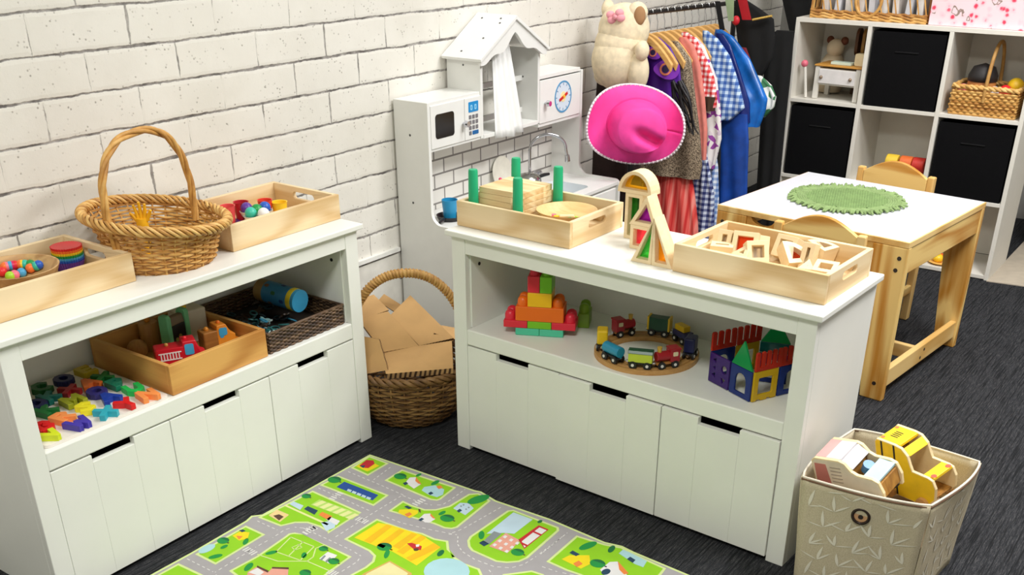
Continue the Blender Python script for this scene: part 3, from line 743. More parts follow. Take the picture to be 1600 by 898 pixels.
for k in range(12):
    a = pi*2*k/12; d = Vector((cos(a), sin(a))); q = Vector((-d.y, d.x))
    p0, p1 = Vector((CXc, CZc))+d*CR*.72, Vector((CXc, CZc))+d*CR*.86
    m.prism([tuple(p0-q*.0012), tuple(p1-q*.0012), tuple(p1+q*.0012), tuple(p0+q*.0012)], KYF-.0018, KYF-.0008, (), 'xz')
m.build('dial_marks', flat('mark_blue', (90, 130, 170), .4, noise=0), dial)
hd = Vector((cos(radians(22)), sin(radians(22)))); hq = Vector((-hd.y, hd.x)); cc = Vector((CXc, CZc))
MB().prism(circ(CXc, CZc, .017, 24), KYF-.0020, KYF-.001, (), 'xz').build('dial_centre', flat('dial_cream', (246, 226, 170), .4, noise=0), dial)  # cream disc at the middle of the dial
MB().prism([tuple(cc-hd*.026-hq*.0045), tuple(cc+hd*.026-hq*.0045), tuple(cc+hd*.026+hq*.0045), tuple(cc-hd*.026+hq*.0045)], KYF-.0036, KYF-.002, (), 'xz').build('dial_hand', flat('hand_red', (205, 30, 35), .4, noise=0), dial)
MB().prism(circ(CXc+.002, CZc+.001, .0062, 16), KYF-.0046, KYF-.0034, (), 'xz').build('hand_pin', flat('pin_yellow', (245, 190, 60), .4, noise=0), dial)
# tiled splashback
def tile_mat():
    m, nt, b = _new('splash_tiles')
    tc = N(nt, 'ShaderNodeTexCoord'); sp = N(nt, 'ShaderNodeSeparateXYZ'); cb = N(nt, 'ShaderNodeCombineXYZ')
    nt.links.new(tc.outputs['Object'], sp.inputs[0]); nt.links.new(sp.outputs['X'], cb.inputs[0]); nt.links.new(sp.outputs['Z'], cb.inputs[1])
    br = N(nt, 'ShaderNodeTexBrick', offset=.5, offset_frequency=2); nt.links.new(cb.outputs[0], br.inputs['Vector'])
    for k, v in (('Scale', 1), ('Mortar Size', .0030), ('Mortar Smooth', .1), ('Bias', 0), ('Brick Width', .097), ('Row Height', .0455)): br.inputs[k].default_value = v
    br.inputs['Color1'].default_value = lin((232, 230, 224)); br.inputs['Color2'].default_value = lin((222, 219, 212)); br.inputs['Mortar'].default_value = lin((128, 124, 120))
    nt.links.new(br.outputs['Color'], b.inputs['Base Color']); b.inputs['Roughness'].default_value = .35
    return m
MB().box(KX0+.012, KX1-.012, KYB-.012, KYB-.006, ZK, .66).build('splashback', tile_mat(), kt)
# worktop with a sunk basin
BX0, BX1, BY0, BY1 = 1.985, 2.20, .075, .225
MB().prism([(KX0+.012, .034), (KX1-.012, .034), (KX1-.012, KYB-.012), (KX0+.012, KYB-.012)], ZK-.012, ZK, [list(reversed(rrect(BX0, BX1, BY0, BY1, .025)))]).build('worktop', KW, kt, bevel=.001)
sink = flat('sink_pale', (214, 220, 224), .3, noise=0)
m = MB(); rr_ = rrect(BX0, BX1, BY0, BY1, .025); r2 = rrect(BX0+.012, BX1-.012, BY0+.012, BY1-.012, .02)
m.loft([[(x, y, ZK+.001) for x, y in rr_], [(x, y, ZK-.05) for x, y in r2]], cap=False); m.prism(r2, ZK-.053, ZK-.05)
m.build('basin', sink, kt, smooth=40)
MB().box(KX0+.012, KX1-.012, .045, .057, .03, ZK-.014).build('front_panel', KW, kt)
for i in range(3):
    a = KX0+.02+i*.27; dd = MB().box(a, a+.26, .034, .044, .05, ZK-.02).build('cupboard_door', KW, kt, bevel=.002)
# gooseneck tap
tp = Vector((2.106, .268, ZK)); pts = [tp+Vector((0, 0, z)) for z in (0, .03, .06, .09, .115)]
for i in range(1, 15):
    a = pi*i/14; pts.append(tp+Vector((.045*(1-cos(a)), -.045*(1-cos(a)), .115+.052*sin(a))))
pts.append(pts[-1]+Vector((.003, -.003, -.02)))
tapo = MB().tube(pts, .0052, 12).build('tap', CHROME, kt, smooth=50)
e = pts[-1]; MB().cyl(e, e+Vector((.002, -.002, -.022)), .0085, .0095, n=16).build('spout_tip', CHROME, tapo, smooth=40)
MB().lathe([(0, 0), (.02, 0), (.018, .008), (.008, .012), (.007, .03)], tp, 20).build('tap_base', CHROME, tapo, smooth=40)
for s in (-1, 1):
    q = tp+Vector((s*.052, 0, 0))
    m = MB().lathe([(0, 0), (.014, 0), (.011, .012), (.006, .014), (.006, .028)], q, 16)
    m.cyl(q+Vector((-.016, 0, .031)), q+Vector((.016, 0, .031)), .0045, n=10).cyl(q+Vector((0, -.016, .031)), q+Vector((0, .016, .031)), .0045, n=10)
    m.build('tap_handle', CHROME, tapo, smooth=40)
# things on the worktop
PANB = flat('pan_black', (24, 24, 26), .35)
p = Z(697, 349, ZK)
t = thing('toy_frying_pan', 'small black toy frying pan under the blue cup by the kitchen side', 'pan', (p.x+.045, p.y+.02, ZK))
MB().lathe([(0, 0), (.036, 0), (.043, .014), (.041, .014), (.034, .003), (0, .003)], n=28).build('pan', PANB, t, smooth=40)
MB().tube([(-.04, -.01, .011), (-.07, -.022, .014), (-.085, -.028, .013)], [.005, .006, .004], 8).build('handle', PANB, t, smooth=50)
pc = Vector((p.x+.045, p.y+.02, ZK+.0035))
o = MB().lathe([(0, 0), (.019, 0), (.025, .058), (.0235, .058), (.018, .003), (0, .003)], n=28).build('toy_tumbler', flat('tumbler_blue', (40, 150, 200), .35), loc=pc, smooth=40)
tag(o, 'blue toy tumbler standing in the black pan beside the wooden tray', 'cup')
p = Y(775, 262, .21)
t = thing('toy_kettle', 'white toy pot with a black side handle behind the green pegs', 'pot', (p.x+.03, .215, ZK))
MB().lathe([(0, 0), (.032, 0), (.036, .02), (.03, .055), (.018, .064), (0, .066)], n=28).build('body', KW, t, smooth=50)
MB().tube([(-.03, 0, .015), (-.05, -.004, .03), (-.046, -.004, .055), (-.03, 0, .06)], .005, 10).build('handle', PANB, t, smooth=50)
MB().ball((0, 0, .070), .006, 12, 8).build('lid_knob', flat('knob_pink', (220, 70, 110), .4), t, smooth=90)
pq = Y(795, 262, .275)
t = thing('toy_plate', 'cream toy plate leaning on the tiled splashback', 'plate', (pq.x, .298, ZK), (radians(-78), 0, 0))
t.rotation_euler = (radians(80), 0, 0)
MB().lathe([(0, 0), (.035, 0), (.055, .006), (.054, .008), (.034, .003), (0, .003)], (0, .056, 0), n=36).build('plate', flat('plate_cream', (232, 228, 214), .4), t, smooth=50)
t = thing('toy_saucepan', 'shiny steel toy saucepan with lid in front of the cream plate', 'pan', (pq.x+.055, .232, ZK))
STEEL = flat('toy_steel', (190, 190, 186), .22, 1.0, noise=0)
MB().lathe([(0, 0), (.038, 0), (.041, .036), (.043, .037), (.039, .037), (.036, .004), (0, .004)], n=32).build('pan', STEEL, t, smooth=40)
MB().lathe([(.042, .037), (.036, .046), (.018, .052), (.004, .053), (0, .053)], n=32).build('lid', STEEL, t, smooth=50)
MB().tube([(.04, -.005, .03), (.075, -.012, .034), (.1, -.018, .034)], [.005, .0065, .005], 10).build('handle', PANB, t, smooth=50)
# ================================================================ on the right-hand cabinet
def YR(px, py, v):
    o = RI @ CAMP; d = RI.to_3x3() @ ray(px, py); return o+d*((v-o.y)/d.y)
def rt(t, u, v, z, a=0): t.location = RW(u, v, z); t.rotation_euler = (0, 0, RA+a); return t
rt(tray('pale pine tray with green pegs and stacked boards by the play kitchen', (0, 0, 0), 0, .338, .235, .062, .011, PINE), -.012, .036, CH, .02)
rt(tray('pale pine tray of unpainted window blocks at the room end of the cabinet', (0, 0, 0), 0, .352, .236, .062, .011, PINE), .594, .052, CH, -.01)
ZT = CH+.0075
# boards and pegs
BRD = wood('board_pine', (236, 212, 165), (206, 166, 108), 'X', 1.1, .55)
names = ['lowest', 'second from the bottom', 'third from the bottom', 'third from the top', 'second from the top', 'topmost']
for i in range(6):
    s = .066-.0012*(i == 5); m = MB()
    out = [(-s, -s), (s*.55, -s)]+[(s*.55+.014-.014*cos(pi*k/6), -s+.014*sin(pi*k/6)) for k in range(1, 6)]+[(s*.55+.028, -s), (s, -s), (s, s), (-s, s)]
    m.prism(out, 0, .0135)
    o = m.build('wooden_board', BRD, bevel=.001)
    rt(o, .0825, .153, ZT+i*.0141, random.uniform(-.03, .03)+.02)
    tag(o, 'square pale wooden board, %s of the stack between the green pegs' % names[i], 'board', 'stacked square boards')
PEGC = flat('peg_green', (26, 170, 118), .45, noise=.03)
for (u, v, w) in ((.006, .072, 'nearest the kitchen, front'), (.146, .070, 'with a dark dot, at the front of the stack'), (.152, .226, 'behind the wooden plate'), (.010, .238, 'furthest back, by the kitchen')):
    m = MB().lathe([(0, 0), (.0125, 0), (.0132, .004), (.0118, .122), (.0105, .127), (0, .128)], n=20)
    t = rt(m.build('green_peg', PEGC, smooth=40), u+.007, v, ZT)
    tag(t, 'upright green wooden peg %s' % w, 'peg', 'green pegs around the stacked boards')
    if 'dot' in w:
        d = (CAMP-t.location); d.z = 0; a = math.atan2(d.y, d.x)-RA
        MB().cyl((.0122*cos(a), .0122*sin(a), .018), (.0135*cos(a), .0135*sin(a), .018), .0032, n=10).build('dark_dot', BLACKM, t)
PLT = wood('plate_beech', (232, 196, 140), (214, 170, 108), 'X', 1.2, .45, False)
o = MB().lathe([(0, .027), (.045, .0275), (.058, .032), (.071, .046), (.0745, .047), (.074, .044), (.052, .022), (.034, .014), (.034, 0), (0, 0)], n=48).build('wooden_plate', PLT, smooth=50)
rt(o, .234, .160, ZT); tag(o, 'shallow round wooden plate in the tray with the green pegs', 'plate')
for k, (du, dv, c, L, a) in enumerate(((.01, -.015, 'pale wood', .034, .7), (-.012, -.026, 'yellow', .012, .2), (.022, -.024, 'green', .014, 1.2), (-.026, -.018, 'pink', .010, .5), (.034, -.005, 'lime', .012, -.3))):
    mt = BEECH if c == 'pale wood' else pal(c)
    o = MB().cyl((-L/2, 0, 0), (L/2, 0, 0), .0042, n=12).build('wooden_stick', mt, smooth=40)
    rt(o, .234+du, .160+dv, ZT+.0318+(0 if c != 'pale wood' else .003), a); tag(o, 'small %s stick lying on the wooden plate' % c, 'stick', 'coloured sticks on the wooden plate')

# ---- window blocks (wooden frame with coloured acrylic)
BLK = wood('block_maple', (240, 220, 182), (228, 202, 156), 'X', 1.6, .5, False)
def inset(poly, w):
    n = len(poly); P = [Vector(p) for p in poly]; out = []
    area = sum(P[i].x*P[(i+1) % n].y-P[(i+1) % n].x*P[i].y for i in range(n))
    sg = 1 if area > 0 else -1
    for i in range(n):
        d0 = (P[i]-P[i-1]).normalized(); d1 = (P[(i+1) % n]-P[i]).normalized()
        n0 = Vector((-d0.y, d0.x))*sg; n1 = Vector((-d1.y, d1.x))*sg
        k = 1+n0.dot(n1); q = P[i]+(n0+n1)*(w/max(k, .35)); out.append((q.x, q.y))
    return out
def wblock(poly, col, label, dep=.042, w=.0085, group=None, name='window_block'):
    t = thing(name, label, 'block', group=group)
    hole = inset(poly, w)
    MB().prism(poly, 0, dep, [hole], 'xz').build('wooden_frame', BLK, t, bevel=.0009)
    if col: MB().prism(inset(poly, w*.8), dep*.42, dep*.58, (), 'xz').build('acrylic_pane', clear('acrylic_'+col[0], col[1], alpha=.22), t)
    return t
G = 'coloured window blocks stacked beside the trays'
YEL, GRN, PUR, REDW, LGR, ORN = ('yellow', (248, 215, 70)), ('green', (70, 165, 60)), ('purple', (190, 60, 205)), ('red', (255, 120, 140)), ('bright_green', (110, 225, 110)), ('amber', (255, 205, 60))
p = ZR(974, 371, CH)
rt(wblock([(0, 0), (.047, 0), (.047, .108), (0, .108)], GRN, 'tall upright window block with a dark green pane under the yellow arch', group=G), p.x, p.y, CH)
rt(wblock([(-.046, 0), (.046, 0)]+[(.046*cos(pi*k/14), .052*sin(pi*k/14)) for k in range(1, 14)], YEL, 'half-round window block with a yellow pane on top of the pillar', group=G), p.x+.0235, p.y, CH+.1082)
p = ZR(983, 387, CH)
rt(wblock([(0, 0), (.056, 0), (.056, .056), (0, .056)], REDW, 'square window block with a pink-red pane', group=G), p.x, p.y, CH)
rt(wblock([(-.002, 0), (.072, 0), (.042, .070)], PUR, 'triangular window block with a purple pane standing on the square one', group=G), p.x-.002, p.y, CH+.0562)
p = ZR(985, 407, CH)
rt(wblock([(0, 0), (.0535, 0), (.0535, .106)], LGR, 'right-angled triangle block with a bright green pane in front', group=G), p.x, p.y, CH)
rt(wblock([(0, 0), (.053, 0), (0, .106)], ORN, 'right-angled triangle block with an amber pane in front', group=G), p.x+.0541, p.y, CH)
# loose blocks in the tray
def arc_q(r, n=8): return [(0, 0)]+[(r*cos(pi/2*k/n), r*sin(pi/2*k/n)) for k in range(n+1)]
LB = [  # zoom px, shape, colour, rot(x,y,z), height, label
 ((285, 232), [(0, 0), (.05, 0), (.05, .026), (0, .026)], None, (radians(-80), 0, .35), .010, 'pale rectangular window block lying flat at the far left of the block tray'),
 ((415, 235), [(-.016, 0), (.016, 0), (.016, .054), (-.016, .054)], None, (radians(-22), 0, .15), .002, 'narrow pale block leaning beside the square orange block'),
 ((570, 262), [(-.028, 0), (.028, 0), (.028, .056), (-.028, .056)], ('orange', (250, 130, 70)), (radians(-25), 0, .25), .004, 'square block with an orange pane leaning at the tray back'),
 ((535, 300), [(-.024, 0), (.024, 0), (0, .044)], ('pale_orange', (250, 150, 90)), (radians(-55), 0, -.35), .004, 'small triangular block in front of the square orange block'),
 ((690, 310), [(-.024, 0), (.024, 0), (.024, .048), (-.024, .048)], ('clear', (236, 230, 220)), (radians(-30), 0, .7), .003, 'square block with a clear pane in the middle of the block tray'),
 ((850, 268), [(-.026, 0), (.026, 0), (.026, .05), (-.026, .05)], ('clear', (236, 230, 220)), (radians(-28), 0, -.15), .004, 'clear-paned block at the tray back left of the narrow block'),
 ((915, 345), arc_q(.056), ('orange', (250, 130, 70)), (radians(-50), 0, .9), .004, 'quarter-round block with an orange pane lying in the middle of the tray'),
 ((1022, 345), [(-.014, 0), (.014, 0), (.014, .058), (-.014, .058)], None, (radians(-20), 0, 0), .003, 'narrow upright pale block near the right of the block tray'),
 ((1165, 330), arc_q(.05), ('orange', (250, 130, 70)), (radians(-75), 0, 1.3), .012, 'thick quarter-round block with an orange pane at the right of the tray'),
 ((1155, 425), [(-.024, 0), (.024, 0), (.024, .04), (-.024, .04)], ('yellow', (248, 215, 70)), (radians(-70), 0, .1), .002, 'block with a yellow pane lying at the tray front right corner'),
 ((640, 240), [(-.02, 0), (.02, 0), (0, .05)], None, (radians(-15), 0, -.5), .004, 'pale triangular block peeking up behind the square orange block'),
 ((1035, 400), [(-.018, 0), (.018, 0), (0, .03)], ('pale_orange', (250, 150, 90)), (radians(-60), 0, .2), .004, 'small triangular block at the foot of the narrow upright block')]
for (zx, zy), poly, c, r, h, lab in LB:
    p = ZR(1040+zx/4.706, 330+zy/4.706, CH+.045)
    u = max(.632, min(.905, p.x)); v = max(.085, min(.245, p.y))
    t = wblock(poly, c or ('frosted', (240, 232, 216)), lab, .050 if h == .012 else .034, .0105, 'loose window blocks in the tray')
    t.location = RW(u, v, ZT+h); t.rotation_euler = (Matrix.Rotation(RA+r[2], 4, 'Z') @ Matrix.Rotation(r[0], 4, 'X')).to_euler()
    # rest the lowest corner on the tray floor
    bpy.context.view_layer.update()
    zmin = min((k.matrix_world @ v_.co).z for k in t.children for v_ in k.data.vertices)
    t.location.z += ZT+.0006-zmin
# ================================================================ on the right-hand cabinet's shelf
ZF = ZS+.0004
# ---- tower of big building bricks
GB = 'building bricks of the tower'
p = ZR(805, 523, ZS); q = ZR(881, 528, ZS)
ang = math.atan2(q.y-p.y, q.x-p.x); U = .0305; DEP = .062
def brick(cx, z, n, h, col, label, studs=(), knob=0):
    """n units wide, centred cx units along the tower; studs = unit positions with a stud on top"""
    t = thing('toy_brick', label, 'brick', group=GB); L = n*U-.0006
    MB().box(-L/2, L/2, 0, DEP, 0, h-.0004).build('body', col, t, bevel=.0018)
    for s in studs:
        for y in (DEP*.27, DEP*.73): MB().lathe([(.0112, 0), (.0112, .010), (.010, .0125), (0, .0125)] if not knob else [(.0135, 0), (.0135, .012), (.011, .019), (.006, .0225), (0, .0235)], (s*U, y, h-.0006), 20).build('stud', col, t, smooth=50)
    d = Vector((cos(ang), sin(ang)))*cx*U
    return rt(t, p.x+d.x, p.y+d.y, ZF+z, ang)
BRED, BLIM, BORG, BYEL, BTEA = [flat('brick_'+n, c, .35, noise=.02) for n, c in (('red', (226, 40, 62)), ('lime', (120, 195, 30)), ('orange', (240, 110, 22)), ('yellow', (246, 190, 24)), ('teal', (80, 200, 160)))]
brick(1, 0, 2, .019, BTEA, 'pale teal brick at the left foot of the tower')
brick(3, 0, 2, .019, BTEA, 'pale teal brick at the right foot of the tower')
brick(2, .019, 2, .019, BLIM, 'lime brick low in the middle of the tower')
brick(.0, .019, 2, .019, BRED, 'red brick sticking out at the left of the tower', (-.5,), 1)
brick(4.0, .019, 2, .019, BRED, 'red brick sticking out at the right of the tower', (.5,), 1)
brick(2, .038, 4, .038, BORG, 'wide orange brick across the middle of the tower', (-1.45, 1.45), 1)
brick(2, .076, 2, .037, BYEL, 'yellow brick above the wide orange brick')
brick(1.5, .113, 1, .042, BRED, 'red brick at the top of the tower', (0,))
brick(2.5, .113, 1, .042, BLIM, 'lime brick at the top of the tower', (0,))
t = brick(4.8, 0, 1, .038, flat('brick_olive', (125, 165, 30), .35), 'olive green brick standing behind the right of the tower', (0,), 1)
t.location = t.location+RM.to_3x3() @ Vector((-.02, .075, 0))

# ---- wooden track and train
TC = (.492, .139); RT = .107
TRK = wood('track_beech', (206, 160, 98), (176, 126, 66), 'X', 1.4, .5, False)
n = 96
def ring(r, z): return [(r*cos(2*pi*k/n), r*sin(2*pi*k/n), z) for k in range(n)]
m = MB(); prof = [(.088, 0), (.126, 0), (.126, .012), (.1195, .012), (.1185, .009), (.1145, .009), (.1135, .012), (.1005, .012), (.0995, .009), (.0955, .009), (.0945, .012), (.088, .012)]
m.loft([ring(r, z) for r, z in prof], True, False, True)
o = rt(m.build('train_track', TRK, smooth=30), TC[0], TC[1], ZF); tag(o, 'round wooden train track with grooves on the right cabinet shelf', 'track')
WB = flat('wheel_black', (22, 22, 22), .5); WHb = flat('hub_pale', (225, 222, 215), .4)
def car(ang, col, label, kind, col2=None, L=.056, W=.026):
    t = thing('toy_wagon' if kind != 'engine' else 'toy_engine', label, 'toy train', group='little train on the round track')
    zc = .0185
    ch = MB().box(-L/2, L/2, -W/2+.003, W/2-.003, zc-.006, zc).build('chassis', WB if kind != 'engine' else BRN, t, bevel=.001)
    for x in (-L*.3, L*.3):
        for s in (-1, 1):
            w = MB().cyl((x, s*(W/2-.0045), zc-.007), (x, s*(W/2+.0005), zc-.007), .0095, n=18).build('wheel', WB, t, smooth=40)
            MB().cyl((x, s*(W/2), zc-.007), (x, s*(W/2+.002), zc-.007), .0036, n=12).build('hub', WHb, w)
    for s in (-1, 1): MB().cyl((s*L/2, 0, zc-.003), (s*(L/2+.005), 0, zc-.003), .004, n=12).build('coupling', CHROME, t)
    if kind == 'tank':
        MB().cyl((-L/2+.001, 0, zc+.012), (L/2-.001, 0, zc+.012), .013, n=24).build('tank', col, t, smooth=40, bevel=.001)
    elif kind == 'van':
        MB().box(-L/2, L/2, -W/2, W/2, zc, zc+.021).build('body', col, t, bevel=.0015)
        MB().prism([(-W/2-.001, zc+.021), (W/2+.001, zc+.021), (W/2-.004, zc+.028), (-W/2+.004, zc+.028)], -L/2-.001, L/2+.001, (), 'yz').build('roof', col2, t, bevel=.001)
    elif kind == 'box':
        MB().box(-L/2+.004, L/2-.004, -W/2, W/2, zc, zc+.032).build('body', col, t, bevel=.001)
        for s in (-1, 1): MB().box(*sorted((s*(L/2-.004), s*(L/2+.001))), -W/2-.001, W/2+.001, zc, zc+.034).build('end_board', col2, t, bevel=.001)
    elif kind == 'freight':
        MB().box(-L/2, L/2, -W/2, W/2, zc, zc+.014).build('wagon_tub', col, t, bevel=.001)
        MB().box(-L*.42, L*.3, -W*.38, W*.38, zc+.014, zc+.028).build('load', col2, t, bevel=.001)
    elif kind == 'engine':
        MB().cyl((-L*.1, 0, zc+.013), (L*.5, 0, zc+.013), .0115, n=20).build('boiler', col, t, smooth=40, bevel=.001)
        MB().box(-L/2, -L*.08, -W/2, W/2, zc, zc+.028).build('cab', col, t, bevel=.001)
        MB().box(-L/2-.002, -L*.06, -W/2-.001, W/2+.001, zc+.028, zc+.032).build('cab_roof', col, t, bevel=.001)
        MB().cyl((L*.34, 0, zc+.022), (L*.34, 0, zc+.036), .0045, .006, 14).build('funnel', flat('funnel_gold', (200, 160, 60), .4), t, smooth=40)
        for s in (-1, 1): MB().prism(rrect(-L*.4, -L*.18, zc+.014, zc+.024, .002), *sorted((s*W/2, s*(W/2+.001))), (), 'xz').build('cab_window', flat('window_cream', (222, 210, 170), .4), t)
    elif kind == 'block':
        MB().box(-L/2+.004, L/2-.004, -W/2, W/2, zc, zc+.036).build('body', col, t, bevel=.004)
    return rt(t, TC[0]+RT*cos(ang), TC[1]+RT*sin(ang), ZF+.0091, ang-pi/2)
def tang(px, py, z=.385): d = ZR(px, py, z); return math.atan2(d.y-TC[1], d.x-TC[0])
TB, TG, TM, TY, TN, TD = [flat('train_'+n, c, .35, noise=.03) for n, c in (('blue', (36, 140, 175)), ('lime', (190, 205, 60)), ('maroon', (160, 26, 36)), ('yellow', (232, 190, 30)), ('navy', (34, 40, 90)), ('bottle', (22, 76, 50)))]
zz = lambda x, y: (900+x/4.444, 470+y/4.444)
a_l = tang(*zz(180, 275)); angs = {}
angs['yellow'] = tang(*zz(172, 262)); angs['tank'] = tang(*zz(252, 345)); angs['green'] = tang(*zz(445, 405)); angs['red1'] = tang(*zz(650, 405))
angs['navy'] = tang(*zz(800, 320)); angs['load'] = tang(*zz(758, 215)); angs['box'] = tang(*zz(568, 185)); angs['red2'] = tang(*zz(360, 190))
car(angs['yellow'], TY, 'yellow box wagon at the left of the round track', 'block', L=.044)
car(angs['tank'], TB, 'blue tanker wagon at the front left of the round track', 'tank')
car(angs['green'], TG, 'lime wagon with dark green roof at the front of the track', 'van', TD)
car(angs['red1'], TM, 'maroon engine at the front right of the track', 'engine')
car(angs['navy'], TN, 'navy block wagon at the right of the track', 'block', L=.046)
car(angs['load'], TN, 'navy wagon with a yellow load at the back right of the track', 'freight', TY, L=.05)
car(angs['box'], TD, 'dark green wagon with yellow ends at the back of the track', 'box', TY)
car(angs['red2'], TM, 'maroon engine at the back left of the track', 'engine')

# ---- castle of see-through magnetic tiles
GT = 'see-through magnetic tiles of the castle'
F0 = ZR(1172, 629, ZS); A1 = ZR(1107, 594, ZS); B1 = F0+Vector((.042, .091, 0))
aa = math.atan2(A1.y-F0.y, A1.x-F0.x); ab = math.atan2(B1.y-F0.y, B1.x-F0.x)
TS = .0705
def tile(label, col, u, v, z, a, outer, holes, name='magnetic_tile', pane=None):
    t = thing(name, label, 'tile', group=GT)
    MB().prism(outer, -.0028, .0028, holes, 'xz').build('frame', col, t, bevel=.0012)
    if pane: MB().prism(pane[0], -.0009, .0009, (), 'xz').build('pane', pane[1], t)
    return rt(t, u, v, ZF+z, a)
TI = dict(blue=(24, 52, 130), purple=(64, 30, 120), yellow=(226, 186, 30), red=(205, 50, 30), green=(20, 160, 84), teal=(20, 110, 110))
def tc(c): return clear('tile_'+c, TI[c], .12, .74)
def sq(s=TS): return [(.002, .001), (s-.002, .001), (s-.002, s), (.002, s)]
def archhole(s=TS): return [(s*.26, s*.16), (s*.74, s*.16), (s*.74, s*.55)]+[(s*.5+s*.24*cos(pi*k/8), s*.55+s*.26*sin(pi*k/8)) for k in range(1, 8)]+[(s*.26, s*.55)]
ua, va = cos(aa), sin(aa); ub, vb = cos(ab), sin(ab)
tile('blue square tile with an arched window at the castle corner', tc('blue'), F0.x, F0.y, 0, aa, sq(), [archhole()])
tile('purple square tile with round and triangular holes at the castle left', tc('purple'), F0.x+ua*TS, F0.y+va*TS, 0, aa, sq(),
     [circ(TS*.27, TS*.62, TS*.13, 16), circ(TS*.3, TS*.25, TS*.12, 3, a0=.6), circ(TS*.72, TS*.8, TS*.1, 3), circ(TS*.72, TS*.55, TS*.07, 3), circ(TS*.72, TS*.3, TS*.1, 3)])
tile('green triangle tile forming a gable over the arched window', tc('green'), F0.x, F0.y, TS+.001, aa, [(.002, 0), (TS-.002, 0), (TS*.5, TS*.86)], [])
lat = [rrect(TS*.22, TS*.78, TS*.22, TS*.78, .003)]
notch = [(.002, .001), (TS*.2, .001), (TS*.2, .004), (TS*.35, .004), (TS*.35, .001), (TS*.6, .001), (TS*.6, .004), (TS*.75, .004), (TS*.75, .001), (TS-.002, .001), (TS-.002, TS), (.002, TS)]
tile('yellow square tile with a square window on the castle front', tc('yellow'), F0.x, F0.y, 0, ab, notch, lat)
tile('blue square tile at the far right of the castle', tc('blue'), F0.x+ub*TS, F0.y+vb*TS, 0, ab, sq(), [archhole()])
def merl(nm, L, h=.044):
    out = [(.001, 0), (L-.001, 0)]; w = (L-.002)/(nm+.45*(nm-1)); gp = .45*w
    for k in range(nm):
        x1 = L-.001-(w+gp)*k; x0 = x1-w
        out += [(x1, h-.003), (x1-.002, h), (x0+.002, h), (x0, h-.003)]
        if k < nm-1: out += [(x0, .010), (x0-gp, .010)]
    return out
tile('red battlement strip above the yellow tile', tc('red'), F0.x+ub*.002, F0.y+vb*.002, TS+.001, ab, merl(5, TS*1.05), [])
tile('red battlement strip above the far right blue tile', tc('red'), F0.x+ub*(TS+.004), F0.y+vb*(TS+.004), TS+.001, ab, merl(4, TS*.9), [])
# back-left walls: from the far end of the purple tile, parallel to the yellow side
G0 = Vector((F0.x+ua*2*TS, F0.y+va*2*TS))
tile('blue square tile at the castle back left', tc('blue'), G0.x, G0.y, 0, ab, sq(), [archhole()])
tile('red battlement strip at the castle back left', tc('red'), G0.x, G0.y, TS+.001, ab, merl(4, TS), [])
tile('yellow square tile in the middle of the castle back', tc('yellow'), G0.x+ub*TS, G0.y+vb*TS, 0, ab, sq(), lat)
tile('red battlement strip in the middle of the castle back', tc('red'), G0.x+ub*(TS+.002), G0.y+vb*(TS+.002), TS+.001, ab, merl(4, TS), [])
H0 = Vector((.770, .160)); ah = .34
tile('blue square tile standing under the castle back right roof', tc('blue'), H0.x, H0.y, 0, ah, sq(), [archhole()])
tile('low teal tile above the castle back right corner', tc('teal'), H0.x, H0.y, TS+.0015, ah, [(.002, .001), (TS-.002, .001), (TS-.002, TS*.35), (.002, TS*.35)], [])
tile('dark green tile forming the back right roof', tc('green'), H0.x, H0.y, TS*1.36+.002, ah, [(.002, 0), (TS-.002, 0), (TS*.72, TS*.42), (TS*.28, TS*.42)], [])
# ================================================================ floor: play mat, basket of cardboard, fabric bin
MATZ = .0045
cA = lambda x, y: (240+x/6.667, 780+y/6.667)
cB = lambda x, y: (400+x/6.667, 700+y/6.667)
cC = lambda x, y: (480+x/6.667, 780+y/6.667)
cD = lambda x, y: (600+x/7.485, 710+y/7.485)
cE = lambda x, y: (680+x/7.61, 780+y/7.61)
cF = lambda x, y: (840+x/6.667, 800+y/6.667)
cI = lambda x, y: (230+x/3.721, 690+y/3.721)
PC = dict(road=(176, 172, 174), edge=(224, 240, 160), grass=(152, 216, 12), leaf=(10, 150, 62), dleaf=(0, 110, 56), mark=(236, 234, 230), sand=(240, 230, 170), yel=(252, 226, 0), gold=(250, 196, 0),
          pond=(180, 224, 232), pool=(16, 76, 160), pale=(200, 225, 240), white=(240, 238, 238), orange=(245, 140, 60), red=(205, 30, 40), pink=(240, 170, 150), navy=(16, 60, 92), bay=(240, 244, 165), brown=(90, 56, 40), cream=(246, 216, 150), grey=(140, 150, 152), tan=(220, 180, 90), lightgreen=(190, 230, 110))
PK = list(PC); pm = MB(); PIDX = {k: i for i, k in enumerate(PK)}
lay = [0]
def flatpoly(pts, col, lift):
    """pts: floor points (x, y)"""
    pm.m = PIDX[col]; z = MATZ+.00012*lift
    vs = [pm.v((a, b, z)) for a, b in pts]
    for tri in tessellate_polygon([[Vector((a, b, 0)) for a, b in pts]]):
        pm.f([vs[i] for i in tri])
def fl(pp): return [tuple(Z(u, w, MATZ).xy) for u, w in pp]
def blk(pp, w=.010, round_=0):
    pts = fl(pp)
    ar = sum(pts[i][0]*pts[(i+1) % len(pts)][1]-pts[(i+1) % len(pts)][0]*pts[i][1] for i in range(len(pts)))
    flatpoly(pts, 'edge', 2); flatpoly(inset(pts, w*.6), 'grass', 3)
def shape(pp, col, lift=5): flatpoly(fl(pp), col, lift)
def blob(c, rx, ry, col, lift=5, a=0, n=16):
    x, y = Z(*c, MATZ).xy; flatpoly([(x+rx*cos(2*pi*k/n)*cos(a)-ry*sin(2*pi*k/n)*sin(a), y+rx*cos(2*pi*k/n)*sin(a)+ry*sin(2*pi*k/n)*cos(a)) for k in range(n)], col, lift)
